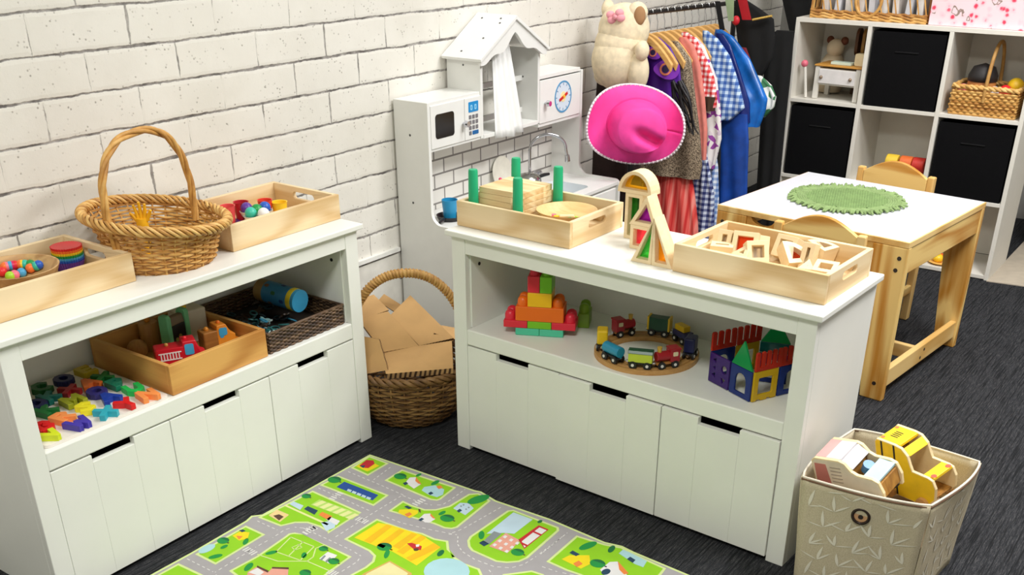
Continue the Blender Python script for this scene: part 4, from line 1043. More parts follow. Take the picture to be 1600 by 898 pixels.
def tree(c, r=.02):
    x, y = Z(*c, MATZ).xy
    flatpoly([(x-.002, y-.001), (x-.002, y-r*1.5), (x+.002, y-r*1.5), (x+.002, y-.001)], 'brown', 5)
    blob(c, r, r*1.15, 'leaf', 6); flatpoly([(x+r*cos(t)*(1 if t < 1.6 else 1), y+r*1.1*sin(t)) for t in [-1.2+.25*k for k in range(11)]], 'dleaf', 7)
# outline of the mat with its slightly wavy edge
TL, TR_ = Z(578, 712, 0), Z(1078, 903, 0)
top = [(578, 712), (655, 738), (742, 768), (752, 770), (775, 784), (860, 813), (945, 849), (972, 855), (990, 864), (1078, 901), (1150, 932)]
left = [(578, 712), (500, 756), (410, 806), (393, 808), (384, 816), (300, 865), (240, 898), (180, 932)]
far = [tuple(Z(*q, 0).xy) for q in top]; lf = [tuple(Z(*q, 0).xy) for q in left]
x_left = lf[-1][0]; y_front = far[-1][1]
outl = list(reversed(lf))+far[1:]+[(far[-1][0], y_front-.16), (x_left-.06, y_front-.16), (x_left-.06, lf[-1][1])]
pm.m = PIDX['edge']; pm.prism(outl, .0003, MATZ)
flatpoly(inset(outl, .006), 'road', 1)
# grass blocks
blk([cB(1180, 80), cB(1385, 158), cB(1165, 288), cB(985, 205)])
blk([cB(858, 285), cB(1385, 490), cB(1225, 602), cB(662, 385)])
blk([cB(590, 442), cB(1100, 670), cC(215, 358), cI(1050, 525), cI(1000, 495), cI(930, 472), cI(860, 472), cI(775, 492), cA(1085, 188), cB(285, 598)])
blk([cA(960, 272), cA(1165, 366), cA(645, 680), cA(432, 572)])
blk([cA(260, 665), cA(520, 787), (350, 930), (195, 930), cA(40, 785)])
blk([cA(1370, 385), cA(1410, 355), cA(1470, 345), cA(1540, 360), cI(890, 532), cI(1190, 668), cI(1065, 758), (470, 930), (400, 930), cA(860, 800), cA(785, 745), cA(1075, 590)])
blk([cC(725, 202), cC(860, 252), cC(1050, 318), cC(1200, 350), cC(1330, 408), cC(1470, 432), cC(1480, 520), cC(1540, 600), cE(165, 590), cE(230, 680), cE(350, 760), cE(530, 825), cE(560, 890), (760, 935), (545, 935), cC(440, 790), cC(600, 705), cC(675, 645), cC(690, 590), cC(640, 540), cC(382, 415)])
blk([cD(50, 660), cD(220, 540), cD(330, 590), cD(480, 640), cD(600, 640), cD(760, 600), cD(990, 460), cD(1110, 452), cD(1250, 540), cD(860, 855), cD(790, 872), cD(700, 862), cD(580, 812)])
blk([cD(5, 302), cD(210, 175), cD(845, 385), cD(665, 525), cD(620, 540), cD(540, 530)])
blk([cE(860, 132), cE(930, 125), cE(1470, 332), cE(1475, 372), cE(1100, 700), cE(1000, 745), cE(850, 757), cE(720, 742), cE(430, 612), cE(390, 562), cE(380, 490), cE(410, 440)])
blk([cF(405, 242), cF(700, 332), cF(880, 365), cF(1000, 430), cF(1340, 585), cF(1290, 650), (1010, 925), (960, 920), cF(420, 650), cF(300, 610), cF(90, 515)])
blk([cE(800, 890), cE(1150, 845), cE(1290, 890), (880, 930), (790, 930)])
# blocks on the part of the mat in front of the picture, laid out the same way
def blkw(x0, x1, y0, y1): flatpoly([(x0, y0), (x1, y0), (x1, y1), (x0, y1)], 'edge', 2); flatpoly([(x0+.006, y0+.006), (x1-.006, y0+.006), (x1-.006, y1-.006), (x0+.006, y1-.006)], 'grass', 3)
for x0, x1, y0, y1 in ((.10, .36, -.62, -.42), (.10, .36, -.90, -.68), (.42, .60, -.88, -.66), (.10, .36, -1.12, -.95), (.42, .60, -1.12, -.94), (.66, .82, -1.12, -.98)):
    if x0 > x_left-.05 and y0 > y_front-.15:
        blkw(x0, x1, y0, y1)
        flatpoly([((x0+x1)/2+.022*cos(t), (y0+y1)/2+.03*sin(t)) for t in [2*pi*k/16 for k in range(16)]], 'leaf', 5)
# dashed centre lines
def dashes(pp, step=.017, dl=.009, w=.0022):
    pts = [Vector(q) for q in fl(pp)]; run = 0.0
    for a, b in zip(pts, pts[1:]):
        d = (b-a); L = d.length; d.normalize(); q = Vector((-d.y, d.x))*w/2; s = -run % step
        while s < L:
            e = min(s+dl, L); P, Q = a+d*s, a+d*e
            flatpoly([tuple(P-q), tuple(Q-q), tuple(Q+q), tuple(P+q)], 'mark', 4); s += step
        run += L
dashes([cB(960, 245), cB(1240, 360), cB(1560, 500), cD(205, 475), cD(420, 560), cD(560, 592), cD(680, 590), cD(780, 530), cD(950, 405)])
dashes([cB(1400, 200), cB(1225, 330)])
dashes([cB(650, 415), cB(840, 500), cB(1200, 660)])
dashes([cB(1510, 500), cC(690, 140), cC(290, 395)])
dashes([cC(770, 165), cC(980, 245), cC(1300, 320), cC(1560, 370), cE(160, 415), cE(330, 350), cE(780, 95)])
dashes([cC(-40, 300), cC(200, 410), cC(460, 530), cC(560, 590), cC(520, 650), cC(330, 770), (505, 915)])
dashes([cA(1080, 225), cA(1290, 320)])
dashes([cA(1560, 300), cA(1470, 290), cA(1370, 315), cA(1240, 400), cA(1060, 500), cA(640, 760)])
dashes([cA(350, 620), cA(620, 755), (350, 910)])
dashes([cE(270, 440), cE(265, 530), cE(320, 620), cE(470, 715), cE(700, 800), cE(900, 815), cE(1050, 775), cE(1200, 680), cE(1510, 445), cF(30, 440), cF(310, 215)])
dashes([cE(1270, 800), cE(1450, 860), cF(300, 640), (930, 905)])
dashes([cE(640, 840), cE(680, 890), (770, 915)])
# zebra crossings
def zebra(c0, c1, n=5, w=.018):
    a, b = Vector(Z(*c0, MATZ).xy), Vector(Z(*c1, MATZ).xy); d = (b-a)/n; q = Vector((-d.y, d.x)).normalized()*w/2
    for k in range(n):
        P = a+d*(k+.15); Q = a+d*(k+.7); flatpoly([tuple(P-q), tuple(Q-q), tuple(Q+q), tuple(P+q)], 'mark', 4)
zebra(cB(780, 535), cB(890, 460)); zebra(cB(1050, 730), cB(1160, 775), 5); zebra(cA(950, 510), cA(1060, 570)); zebra(cD(350, 590), cD(470, 520), 4)
zebra(cI(910, 535), cI(985, 495), 4); zebra(cC(220, 745), cC(310, 785), 4); zebra(cC(0, 320), cC(85, 285), 3)
# buildings and other pictures
shape([cB(1165, 125), cB(1285, 185), cB(1160, 245), cB(1040, 190)], 'yel'); shape([cB(1075, 185), cB(1150, 125), cB(1225, 130), cB(1235, 165), cB(1170, 210), cB(1110, 205)], 'red', 6); shape([cB(1080, 185), cB(1140, 178), cB(1120, 210)], 'navy', 7)
tree(cB(818, 330), .016); shape([cB(840, 405), cB(920, 350), cB(1275, 490), cB(1215, 545), cB(900, 430)], 'pool'); 
for k in range(5): shape([cB(960+k*50, 425+k*20), cB(1000+k*50, 440+k*20), cB(985+k*50, 460+k*20), cB(945+k*50, 445+k*20)], 'pale', 6)
tree(cB(525, 500), .011)
shape([cB(660, 535), cB(1080, 680), cB(1000, 745), cB(570, 590)], 'lightgreen', 4)
for k in range(6):
    x, y = 690+k*68, 545+k*27; shape([cB(x, y), cB(x+45, y+18), cB(x-55, y+62), cB(x-100, y+44)], 'bay', 5)
for x, y, c in ((420, 600, 'pale'), (570, 650, 'navy'), (720, 710, 'orange'), (800, 760, 'white')):
    shape([cB(x-70, y-15), cB(x-30, y-45), cB(x+75, y), cB(x+40, y+45)], c, 6)
shape([cB(290, 600), cB(310, 590), cB(760, 790), cB(740, 805)], 'bay', 5)
shape([cB(130, 700), cB(220, 640), cB(345, 695), cB(250, 770)], 'cream'); shape([cB(180, 705), cB(240, 690), cB(290, 715), cB(240, 755)], 'brown', 6)
shape([cI(1010, 470), cI(1100, 455), cI(1090, 500), cI(1040, 520)], 'pale', 5)
# left house block, pond
shape([cA(820, 380), cA(900, 335), cA(1000, 345), cA(980, 410), cA(890, 430)], 'yel'); shape([cA(860, 380), cA(930, 385), cA(890, 420)], 'orange', 6); shape([cA(890, 325), cA(930, 315), cA(960, 330), cA(920, 345)], 'navy', 7)
tree(cA(725, 430), .013); blob(cA(555, 515), .022, .013, 'pond'); blob(cA(645, 595), .016, .008, 'leaf', 5, -.5); blob(cA(735, 495), .01, .006, 'leaf', 5); blob(cA(960, 440), .014, .006, 'leaf', 5, .6)
# football pitch, paths, house
def line(pp, w=.003, col='edge', lift=5):
    P = [Vector(q) for q in fl(pp)]
    for a, b in zip(P, P[1:]):
        d = (b-a).normalized(); q = Vector((-d.y, d.x))*w/2; flatpoly([tuple(a-q), tuple(b-q), tuple(b+q), tuple(a+q)], col, lift)
line([cI(835, 555), cI(970, 610), cI(890, 690), cI(750, 640), cI(835, 555)]); line([cI(905, 582), cI(822, 665)]); line([cI(840+18*2, 600), cI(880, 595), cI(900, 615), cI(860, 630), cI(840, 615), cI(876, 600)], .002)
line([cI(1030, 600), cI(980, 620), cI(965, 670), cI(930, 695)]); line([cI(640, 655), cI(760, 695), cI(930, 695), cI(1070, 755)])
blob(cI(722, 645), .014, .007, 'leaf', 5, -.5); blob(cI(912, 660), .012, .006, 'leaf', 5, .7); blob(cI(590, 728), .017, .008, 'leaf', 5, .4); tree(cI(1025, 622), .010); tree(cI(1085, 695), .012)
shape([cI(1000, 680), cI(1050, 640), cI(1105, 660), cI(1060, 710)], 'white'); shape([cI(1005, 685), cI(1030, 660), cI(1040, 665), cI(1015, 692)], 'grey', 6); shape([cI(1035, 695), cI(1060, 672), cI(1070, 676), cI(1045, 703)], 'grey', 6)
shape([cA(980, 760), cA(1080, 700), cA(1200, 755), cA(1235, 715), cA(1405, 715), cA(1400, 800), (430, 915), (385, 905)], 'pink'); shape([cA(1080, 690), cA(1200, 745), cA(1190, 765), cA(1075, 710)], 'brown', 6); shape([cA(1235, 705), cA(1410, 710), cA(1408, 730), cA(1232, 722)], 'brown', 6); shape([cA(990, 762), cA(1085, 715), cA(1150, 760), cA(1100, 800)], 'white', 7)
tree(cA(1580, 765), .012)
# striped field, tractor, pond, sand
shape([cC(740, 245), cC(850, 262), cC(1190, 370), cC(1390, 500), cC(1140, 690), cC(880, 540), cC(720, 490), cC(490, 400)], 'yel')
for x0, y0, x1, y1 in ((830, 262, 590, 430), (960, 310, 720, 480), (1090, 350, 890, 490), (1190, 375, 930, 545)):
    shape([cC(x0, y0), cC(x0+55, y0+20), cC(x1+70, y1+30), cC(x1, y1)], 'gold', 6)
shape([cC(1320, 455), cC(1390, 500), cC(1080, 645), cC(1030, 610)], 'gold', 6)
shape([cC(1040, 460), cC(1090, 455), cC(1195, 490), cC(1185, 530), cC(1120, 530), cC(1060, 480)], 'red', 8); shape([cC(1130, 475), cC(1170, 470), cC(1165, 495), cC(1135, 500)], 'white', 9); blob(cC(1135, 525), .006, .006, 'brown', 9)
tree(cC(805, 495), .016); blob(cC(830, 570), .018, .006, 'leaf', 5, .55); blob(cC(1390, 560), .014, .007, 'dleaf', 5, .3)
shape([cC(860, 640), cC(1090, 770), (640, 935), (520, 935), cC(590, 770)], 'tan', 5); shape([cC(858, 655), cC(1050, 770), (620, 935), (545, 935), cC(620, 775)], 'sand', 6)
shape([(698+36*cos(t), 893+21*sin(t)) for t in [2*pi*k/20 for k in range(20)]], 'pond')
# house blocks at the top
tree(cD(190, 255), .015); shape([cD(250, 330), cD(300, 270), cD(370, 265), cD(430, 350), cD(350, 400)], 'white'); shape([cD(375, 265), cD(440, 350), cD(400, 340), cD(365, 310)], 'orange', 6); shape([cD(220, 335), cD(260, 320), cD(285, 340), cD(245, 362)], 'navy', 6)
shape([cD(440, 420), cD(470, 380), cD(600, 360), cD(705, 410), cD(690, 470), cD(620, 500), cD(520, 470)], 'pond'); shape([cD(610, 375), cD(660, 360), cD(690, 390), cD(640, 405)], 'orange', 6); shape([cD(515, 455), cD(550, 435), cD(580, 455), cD(540, 475)], 'navy', 6)
blob(cD(600, 330), .015, .007, 'leaf', 5); blob(cD(405, 240), .010, .005, 'leaf', 5)
shape([cD(165, 680), cD(180, 645), cD(310, 640), cD(400, 655), cD(395, 690), cD(300, 745)], 'yel'); shape([cD(240, 700), cD(300, 675), cD(330, 700), cD(275, 730)], 'orange', 6); shape([cD(235, 610), cD(270, 598), cD(330, 625), cD(290, 640)], 'navy', 6); shape([cD(400, 635), cD(425, 640), cD(430, 685), cD(410, 670)], 'brown', 6)
shape([cD(410, 750), cD(470, 695), cD(540, 690), cD(600, 755), cD(530, 800), cD(480, 795)], 'white'); shape([cD(545, 690), cD(605, 755), cD(570, 745), cD(540, 715)], 'orange', 6); shape([cD(400, 765), cD(440, 740), cD(470, 755), cD(430, 780)], 'navy', 6)
tree(cD(740, 745), .016); blob(cD(680, 685), .012, .006, 'leaf', 5); blob(cD(1105, 525), .032, .016, 'leaf', 5, -.3)
shape([cD(810, 630), cD(890, 565), cD(990, 570), cD(1050, 630), cD(950, 710)], 'pale'); shape([cD(850, 660), cD(885, 635), cD(915, 655), cD(875, 680)], 'navy', 6)
for x, y in ((900, 605), (930, 590), (960, 640), (990, 620)): shape([cD(x-12, y), cD(x, y-10), cD(x+14, y), cD(x, y+12)], 'grey', 6)
# hospital
shape([cE(930, 155), cE(1160, 240), cE(940, 410), cE(820, 400), cE(610, 410)], 'pale'); shape([cE(570, 500), cE(700, 380), cE(790, 410), cE(640, 535)], 'grey', 6); shape([cE(520, 520), cE(570, 490), cE(640, 530), cE(580, 560)], 'navy', 6)
shape([cE(640, 560), cE(840, 400), cE(1010, 490), cE(860, 640)], 'pink', 6)
for i in range(3):
    for j in range(3): x, y = 770+i*72-j*0+j*-62+60, 470+i*38+j*48-20; shape([cE(x-28, y), cE(x, y-22), cE(x+30, y-8), cE(x+2, y+18)], 'white', 7)
shape([cE(990, 480), cE(1230, 310), cE(1350, 360), cE(1060, 590)], 'red', 6); shape([cE(1030, 500), cE(1240, 335), cE(1325, 370), cE(1060, 575)], 'white', 7); shape([cE(1140, 385), cE(1160, 372), cE(1270, 420), cE(1250, 435)], 'red', 8); shape([cE(1010, 525), cE(1030, 512), cE(1110, 550), cE(1090, 565)], 'red', 8)
tree(cE(980, 630), .014); blob(cE(550, 425), .018, .007, 'leaf', 5, .6); blob(cE(1245, 265), .008, .005, 'dleaf', 5)
# right block
blob(cF(525, 350), .026, .011, 'leaf', 5, -.3); shape([cF(250, 490), cF(330, 450), cF(540, 450), cF(550, 540), cF(450, 590)], 'yel'); shape([cF(370, 535), cF(430, 505), cF(470, 540), cF(410, 575)], 'orange', 6); shape([cF(330, 425), cF(365, 400), cF(440, 440), cF(400, 460)], 'navy', 6)
tree(cF(625, 535), .016); blob(cF(770, 385), .016, .007, 'dleaf', 5, .2); shape([cF(650, 600), cF(750, 520), cF(830, 515), cF(930, 653), (975, 912), (950, 905)], 'white'); shape([cF(835, 510), cF(950, 640), cF(900, 650), cF(850, 600)], 'orange', 6); blob(cF(712, 622), .013, .009, 'navy', 6)
shape([cF(845, 430), cF(890, 390), cF(950, 415), cF(1140, 510), cF(1100, 575), cF(1010, 540)], 'pond'); shape([cF(930, 490), cF(965, 465), cF(1020, 500), cF(990, 530)], 'navy', 6)
o = pm.build('town_play_mat', [flat('playmat_'+k, tuple(int(c_*.9) for c_ in v_), .7, noise=.03) for k, v_ in PC.items()])
o.data.name = 'town_play_mat'; tag(o, 'printed town map play mat with grey roads and green blocks on the carpet', 'play mat')

# ---- basket of cardboard in the corner
bcx, bcy = 1.148, .018
kt2 = thing('wicker_basket', 'brown wicker basket with an arched handle full of cardboard between the cabinets', 'basket', (bcx, bcy, 0))
wicker(kt2, [(0, .106), (.03, .135), (.075, .160), (.125, .174), (.165, .174)], 19, WICKD, 30, .0042, rimr=.006, rimn=3, amp=1.35)
dv = Vector((CAMP.x-bcx, CAMP.y-bcy)).normalized(); pv = Vector((-dv.y, dv.x))
ha = [Vector((pv.x*s*.168, pv.y*s*.168, .15)) for s in (1, -1)]
ht = X(640, 424, bcx).z
pth = arch(ha[0], ha[1], ht-.15-.008, 44, 2.2, .02)
m = MB(); m.tube(pth, .0125, 10, False, .7)
pth2 = arch(ha[0], ha[1], ht-.15-.008, 400, 2.2, .02)
for q_ in range(2): m.tube(twist(pth2, .0095, 34, q_*pi), .0042, 6)
m.build('handle', wicker_mat('tan_wicker', (206, 164, 96), (180, 134, 70), (140, 96, 46)), kt2, smooth=60)
CARD = flat('cardboard', (206, 164, 108), .8, noise=.05, ns=14)
def flute_mat():
    m, nt, b = _new('cardboard_edge')
    v = coords(nt, (1, 1, 1)); w = N(nt, 'ShaderNodeTexWave', i_Scale=38.0, i_Distortion=1.0); nt.links.new(v, w.inputs['Vector'])
    nt.links.new(ramp(nt, w.outputs['Fac'], [(.3, (70, 48, 28)), (.6, (190, 150, 100))]), b.inputs['Base Color']); b.inputs['Roughness'].default_value = .9
    return m
FLU = flute_mat()
def card(label, corners, th=.010, off=None):
    """sheet of corrugated board through four world points, thickened downwards"""
    P = [Vector(c) for c in corners]; n = (P[1]-P[0]).cross(P[3]-P[0]).normalized(); n = n if n.z > 0 else -n
    c0 = sum(P, Vector())/4; m = MB(); a = [m.v(p-c0) for p in P]; b = [m.v(p-c0-n*th) for p in P]
    m.m = 0; m.f(a); m.f(b[::-1]); m.m = 1
    for i in range(4): m.f([a[i], b[i], b[(i+1) % 4], a[(i+1) % 4]])
    o = m.build('cardboard_sheet', [CARD, FLU], loc=c0); return tag(o, label, 'cardboard', 'cardboard pieces in the wicker basket')
def onview(px, py, depth):  # a point at a given distance in front of the camera along the floor
    d = ray(px, py); h = Vector((d.x, d.y)).length; return CAMP+d*(depth/h)
D0 = Vector((CAMP.x-bcx, CAMP.y-bcy)).length
card('cardboard sheet lying across the front of the basket with a ragged edge', [onview(603, 584, D0-.135), onview(708, 575, D0-.145), onview(706, 532, D0-.02), onview(596, 549, D0-.02)], .017)
card('long cardboard sheet leaning from the left cabinet to the basket middle', [onview(598, 550, D0-.03), onview(654, 540, D0-.02), onview(606, 486, D0+.06), onview(560, 498, D0+.05)], .016)
card('thick cardboard box flap leaning at the right against the kitchen', [onview(610, 492, D0+.06), onview(655, 540, D0+.0), onview(709, 528, D0+.03), onview(641, 461, D0+.11)], .020)
card('cardboard piece standing at the left edge of the basket', [onview(566, 585, D0-.10), onview(606, 578, D0-.12), onview(592, 530, D0-.07), onview(558, 524, D0-.06)], .010)
card('cardboard piece at the back left under the handle', [onview(560, 500, D0+.06), onview(608, 484, D0+.10), onview(584, 460, D0+.13), onview(556, 468, D0+.10)], .008)
card('small fluted cardboard strip standing behind the long sheet', [onview(590, 470, D0+.15), onview(622, 490, D0+.13), onview(630, 478, D0+.14), onview(600, 459, D0+.16)], .014)
card('cardboard piece at the back right behind the flap', [onview(678, 520, D0+.03), onview(712, 530, D0+.04), onview(712, 512, D0+.10), onview(690, 508, D0+.10)], .008)

# ---- fabric bin with two wooden toy cars
def bin_mat():
    m, nt, b = _new('leaf_fabric')
    v = coords(nt, (1, 1, 1)); 
    wv = N(nt, 'ShaderNodeTexNoise', i_Scale=500, i_Detail=2); nt.links.new(v, wv.inputs['Vector'])
    nt.links.new(ramp(nt, wv.outputs['Fac'], [(.35, (188, 175, 146)), (.65, (206, 194, 166))]), b.inputs['Base Color']); b.inputs['Roughness'].default_value = .9
    bump(nt, b, wv.outputs['Fac'], .25, .001); return m
BF = bin_mat(); BIN_IN = flat('bin_lining', (176, 152, 124), .9); LEAF = flat('leaf_print', (228, 222, 204), .9, noise=0); PIPE = flat('piping_cream', (222, 212, 194), .8); PIPEB = flat('piping_brown', (120, 88, 66), .8)
BZ = .262
c1, c2, c3, c4 = [Z(*q, BZ) for q in ((1255, 745), (1335, 671), (1530, 722), (1455, 790))]   # left, back, right, front
cc = (c1+c2+c3+c4)/4; bl = thing('fabric_storage_bin', 'beige fabric storage bin with pale leaf print holding two toy cars', 'storage bin', (cc.x, cc.y, 0))
R4 = [Vector((c.x-cc.x, c.y-cc.y, 0)) for c in (c1, c4, c3, c2)]
def side(i, name, seg=14):
    a, b = R4[i], R4[(i+1) % 4]; n = Vector((b.y-a.y, a.x-b.x, 0)).normalized()
    if n.dot(a+b) < 0: n = -n
    rows = []
    for k in range(seg+1):
        z = .002+(BZ-.002)*k/seg; row = []
        for j in range(seg+1):
            f = j/seg; bow = .016*sin(pi*f)*(k/seg)**2+.003*sin(5*f+3*k/seg); row.append(a.lerp(b, f)*(.93+.07*(k/seg))+n*bow+Vector((0, 0, z)))
        rows.append(row)
    m = MB(); m.sheet(rows); o = m.build(name, [BF, BIN_IN], bl, smooth=80); 
    s_ = o.modifiers.new('thickness', 'SOLIDIFY'); s_.thickness = .004; s_.offset = 0
    return rows, n, o
top_edge = []
sides = []
for i in range(4):
    rows, n, o = side(i, 'side_panel'); sides.append((rows, n, o)); top_edge += [r for r in rows[-1][:-1]]
MB().tube([Vector(p)+Vector((0, 0, .001)) for p in top_edge], .0026, 8, True).build('top_binding', PIPE, bl, smooth=60)
MB().tube([Vector(p)*1.008+Vector((0, 0, -.005)) for p in top_edge], .0026, 6, True).build('brown_piping', PIPEB, bl, smooth=60)
MB().prism([(r.x*.955, r.y*.955) for r in R4], .150, .156).build('bottom', BIN_IN, bl)
# printed leaves, laid on the two sides that face the room
random.seed(11)
for si in (0, 1):
    rows, n, o = sides[si]; a, b = R4[si], R4[(si+1) % 4]; sg = len(rows)-1
    def surf(f, g):
        f = min(.999, max(0, f)); g = min(.999, max(0, g)); k, j = int(g*sg), int(f*sg); fk, fj = g*sg-k, f*sg-j
        p = rows[k][j]*(1-fk)*(1-fj)+rows[k][j+1]*(1-fk)*fj+rows[k+1][j]*fk*(1-fj)+rows[k+1][j+1]*fk*fj
        return p+n*.0032
    for r_ in range(6):
        for cidx in range(5):
            f0 = .1+.2*cidx+(.1 if r_ % 2 else 0)+random.uniform(-.03, .03); g0 = .1+.165*r_+random.uniform(-.02, .02)
            if f0 > .95 or (si == 0 and abs(f0-.52) < .1 and abs(g0-.78) < .1): continue
            m = MB(); fan = [(random.choice((-1, 1))*(.2+.55*k)+random.uniform(-.1, .1), random.uniform(.11, .19)) for k in range(3)]
            for an, L in fan:
                pts = []
                for t in range(7):
                    s = t/6; wd = .014*sin(pi*s**.8)
                    cx_, cz_ = f0+sin(an)*L*s*1.1+.02*s*s, g0+cos(an)*L*s*.9
                    pts.append(((cx_-wd*cos(an), cz_+wd*sin(an)*.4), (cx_+wd*cos(an), cz_-wd*sin(an)*.4)))
                if any(not (0 < q[0] < 1 and 0 < q[1] < 1) for w2 in pts for q in w2): continue
                m.sheet([[surf(*w2[0]), surf(*w2[1])] for w2 in pts])
            if len(m.bm.faces): m.build('leaf_sprig', LEAF, o)
            else: m.bm.free()
# eyelet handle hole
rows, n, o = sides[0]; k_, j_ = 11, 7
ec = rows[k_][j_]+n*.003
qn = n.to_track_quat('Z', 'Y').to_matrix().to_4x4()
m = MB(); m.M = Matrix.Translation(ec) @ qn; m.tube([(.0165*cos(t), .0165*sin(t), 0) for t in [2*pi*k/28 for k in range(28)]], .0032, 8, True); m.build('eyelet', flat('eyelet_dark', (56, 44, 38), .35, .5), o, smooth=60)
m = MB(); m.M = Matrix.Translation(ec-n*.0008) @ qn; m.prism(circ(0, 0, .0145, 24), -.0004, .0002); m.build('eyelet_hole', flat('hole_tan', (196, 150, 108), .7), o)
m = MB(); m.M = Matrix.Translation(ec-n*.0002) @ qn; m.prism(circ(0, -.002, .0052, 16), -.0002, .0004); m.build('inner_shadow_gap', flat('hole_dark', (40, 28, 24), .8), o)
# ---- toy cars: two shaped side boards joined by cross panels
PLY = flat('ply_edge', (236, 214, 168), .5)
def boardcar(name, label, prof, width, th, sidecol, panels, extra):
    t = thing(name, label, 'toy car')
    for s in (0, 1):
        y0 = -width/2 if s == 0 else width/2-th
        b_ = MB().prism(prof, y0, y0+th, (), 'xz').build('side_board', PLY, t, bevel=.001)
        yy = (-width/2-.0006, -width/2) if s == 0 else (width/2, width/2+.0006)
        MB().prism(inset(prof, .003), *yy, (), 'xz').build('side_print', sidecol, b_)
    for nm, p0, p1, tk, col in panels:
        d = Vector((p1[0]-p0[0], p1[1]-p0[1])).normalized(); q = Vector((-d.y, d.x))*tk
        MB().prism([p0, p1, (p1[0]+q.x, p1[1]+q.y), (p0[0]+q.x, p0[1]+q.y)], -width/2+th, width/2-th, (), 'xz').build(nm, col, t, bevel=.001)
    extra(t); return t
PINKP, BLUEP, CREAMP = flat('pastel_pink', (226, 168, 164), .5), flat('pastel_blue', (180, 214, 222), .5), flat('pastel_white', (214, 210, 212), .5)
def smooth_prof(cp, n=4):
    out = []; L = len(cp)
    for i in range(L):
        p0, p1, p2, p3 = [Vector(cp[(i+k-1) % L]) for k in range(4)]
        for k in range(n):
            t = k/n; out.append(tuple(.5*((2*p1)+(p2-p0)*t+(2*p0-5*p1+4*p2-p3)*t*t+(3*p1-p0-3*p2+p3)*t**3)))
    return out
profA = [(0, 0), (.175, 0), (.178, .03), (.170, .058), (.155, .066), (.118, .070), (.104, .078), (.090, .098), (.076, .104), (.012, .104), (.002, .096)]
def exA(t):
    for s in (-1, 1):
        for x in (.035, .14):
            w = MB().cyl((x, s*.042, 0), (x, s*.056, 0), .022, n=28).build('wheel', flat('wheel_grey', (70, 70, 76), .5), t, smooth=40)
            MB().cyl((x, s*.0555, 0), (x, s*.0575, 0), .013, n=20).build('hub_cap', flat('hub_white', (225, 228, 232), .4), w)
        y = sorted((s*.0466, s*.0474)); sb = MB().prism([(.006, .03), (.045, .03), (.04, .09), (.010, .09)], *y, (), 'xz').build('dotted_print', flat('print_rose', (196, 120, 110), .6), t)
        for k in range(5): MB().box(.05, .078, *y, .042+k*.010, .0445+k*.010).build('vent_line', flat('line_taupe', (170, 156, 140), .6), t)
    MB().cyl((.112, .004, .052), (.122, .004, .070), .014, .014, 20).build('steering_wheel', flat('steer_blue', (70, 130, 180), .3), t, smooth=40)
ca = boardcar('pastel_toy_car', 'pastel pink, white and blue wooden toy car in the left of the bin', profA, .092, .009, flat('car_beige', (226, 212, 190), .5),
     [('roof_pink', (.010, .096), (.038, .096), .008, PINKP), ('roof_white', (.038, .096), (.078, .096), .008, CREAMP), ('rear_slope', (.076, .096), (.1, .074), .007, CREAMP), ('seat_back', (.098, .02), (.096, .07), .006, wood('car_inner', (176, 126, 56), (146, 98, 40), 'Z', 2, .5)),
      ('bonnet', (.128, .060), (.166, .052), .008, BLUEP), ('front_panel', (.172, .01), (.170, .05), .006, MATS['car_inner']), ('floor_panel', (.01, .012), (.17, .012), .006, MATS['car_inner'])], exA)
YELP = flat('bus_yellow', (246, 206, 24), .45)
profB = [(0, -.055), (.17, -.055), (.20, -.02), (.205, .02), (.196, .045), (.180, .05), (.128, .052), (.122, .07), (.115, .098), (.095, .118), (.07, .122), (.008, .122), (0, .112)]
def exB(t):
    blk_ = flat('bus_black', (30, 28, 28), .5)
    for s in (-1, 1):
        y = sorted((s*.0476, s*.0484))
        for x in (.022, .066): MB().box(x, x+.006, *y, -.05, .1195).build('black_stripe', blk_, t)
        for x in (.045, .16):
            w = MB().cyl((x, s*.044, -.045), (x, s*.058, -.045), .020, n=28).build('wheel', flat('wheel_wood', (200, 150, 90), .5), t, smooth=40)
    m = MB()
    for k in range(4): MB().box(.03, .055, -.014+k*.008, -.011+k*.008, .1220, .1228).build('roof_vent', blk_, t)
    for y in (-.03, .03):
        MB().cyl((.018, y, .1215), (.018, y, .1226), .006, n=16).build('lamp_print', flat('lamp_orange', (240, 120, 70), .5), t)
        MB().prism(circ(.188, y, .008, 20), .0505, .0520, ()).build('head_lamp', flat('lamp_red', (235, 90, 70), .5), t)
    MB().box(-.006, 0, -.04, .04, .02, .1).build('rear_panel', blk_, t)
cb_ = boardcar('yellow_toy_bus', 'yellow wooden toy bus with black stripes at the right in the fabric bin', profB, .094, .009, YELP,
     [('roof', (.010, .113), (.085, .113), .009, YELP), ('windscreen_frame', (.092, .110), (.112, .09), .008, YELP), ('bonnet', (.160, .042), (.196, .042), .009, YELP), ('seat', (.05, .03), (.05, .075), .006, MATS['car_inner']), ('floor_panel', (.01, -.03), (.19, -.03), .006, MATS['car_inner'])], exB)
# both cars lie nose towards the front corner of the bin
ca.location = (1.070, -1.238, .214); ca.rotation_euler = (.261, -.2385, -1.79); ca.scale = (.88,)*3
cb_.location = (1.206, -1.322, .222); cb_.rotation_euler = (.249, -.0995, -1.97); cb_.scale = (.74,)*3
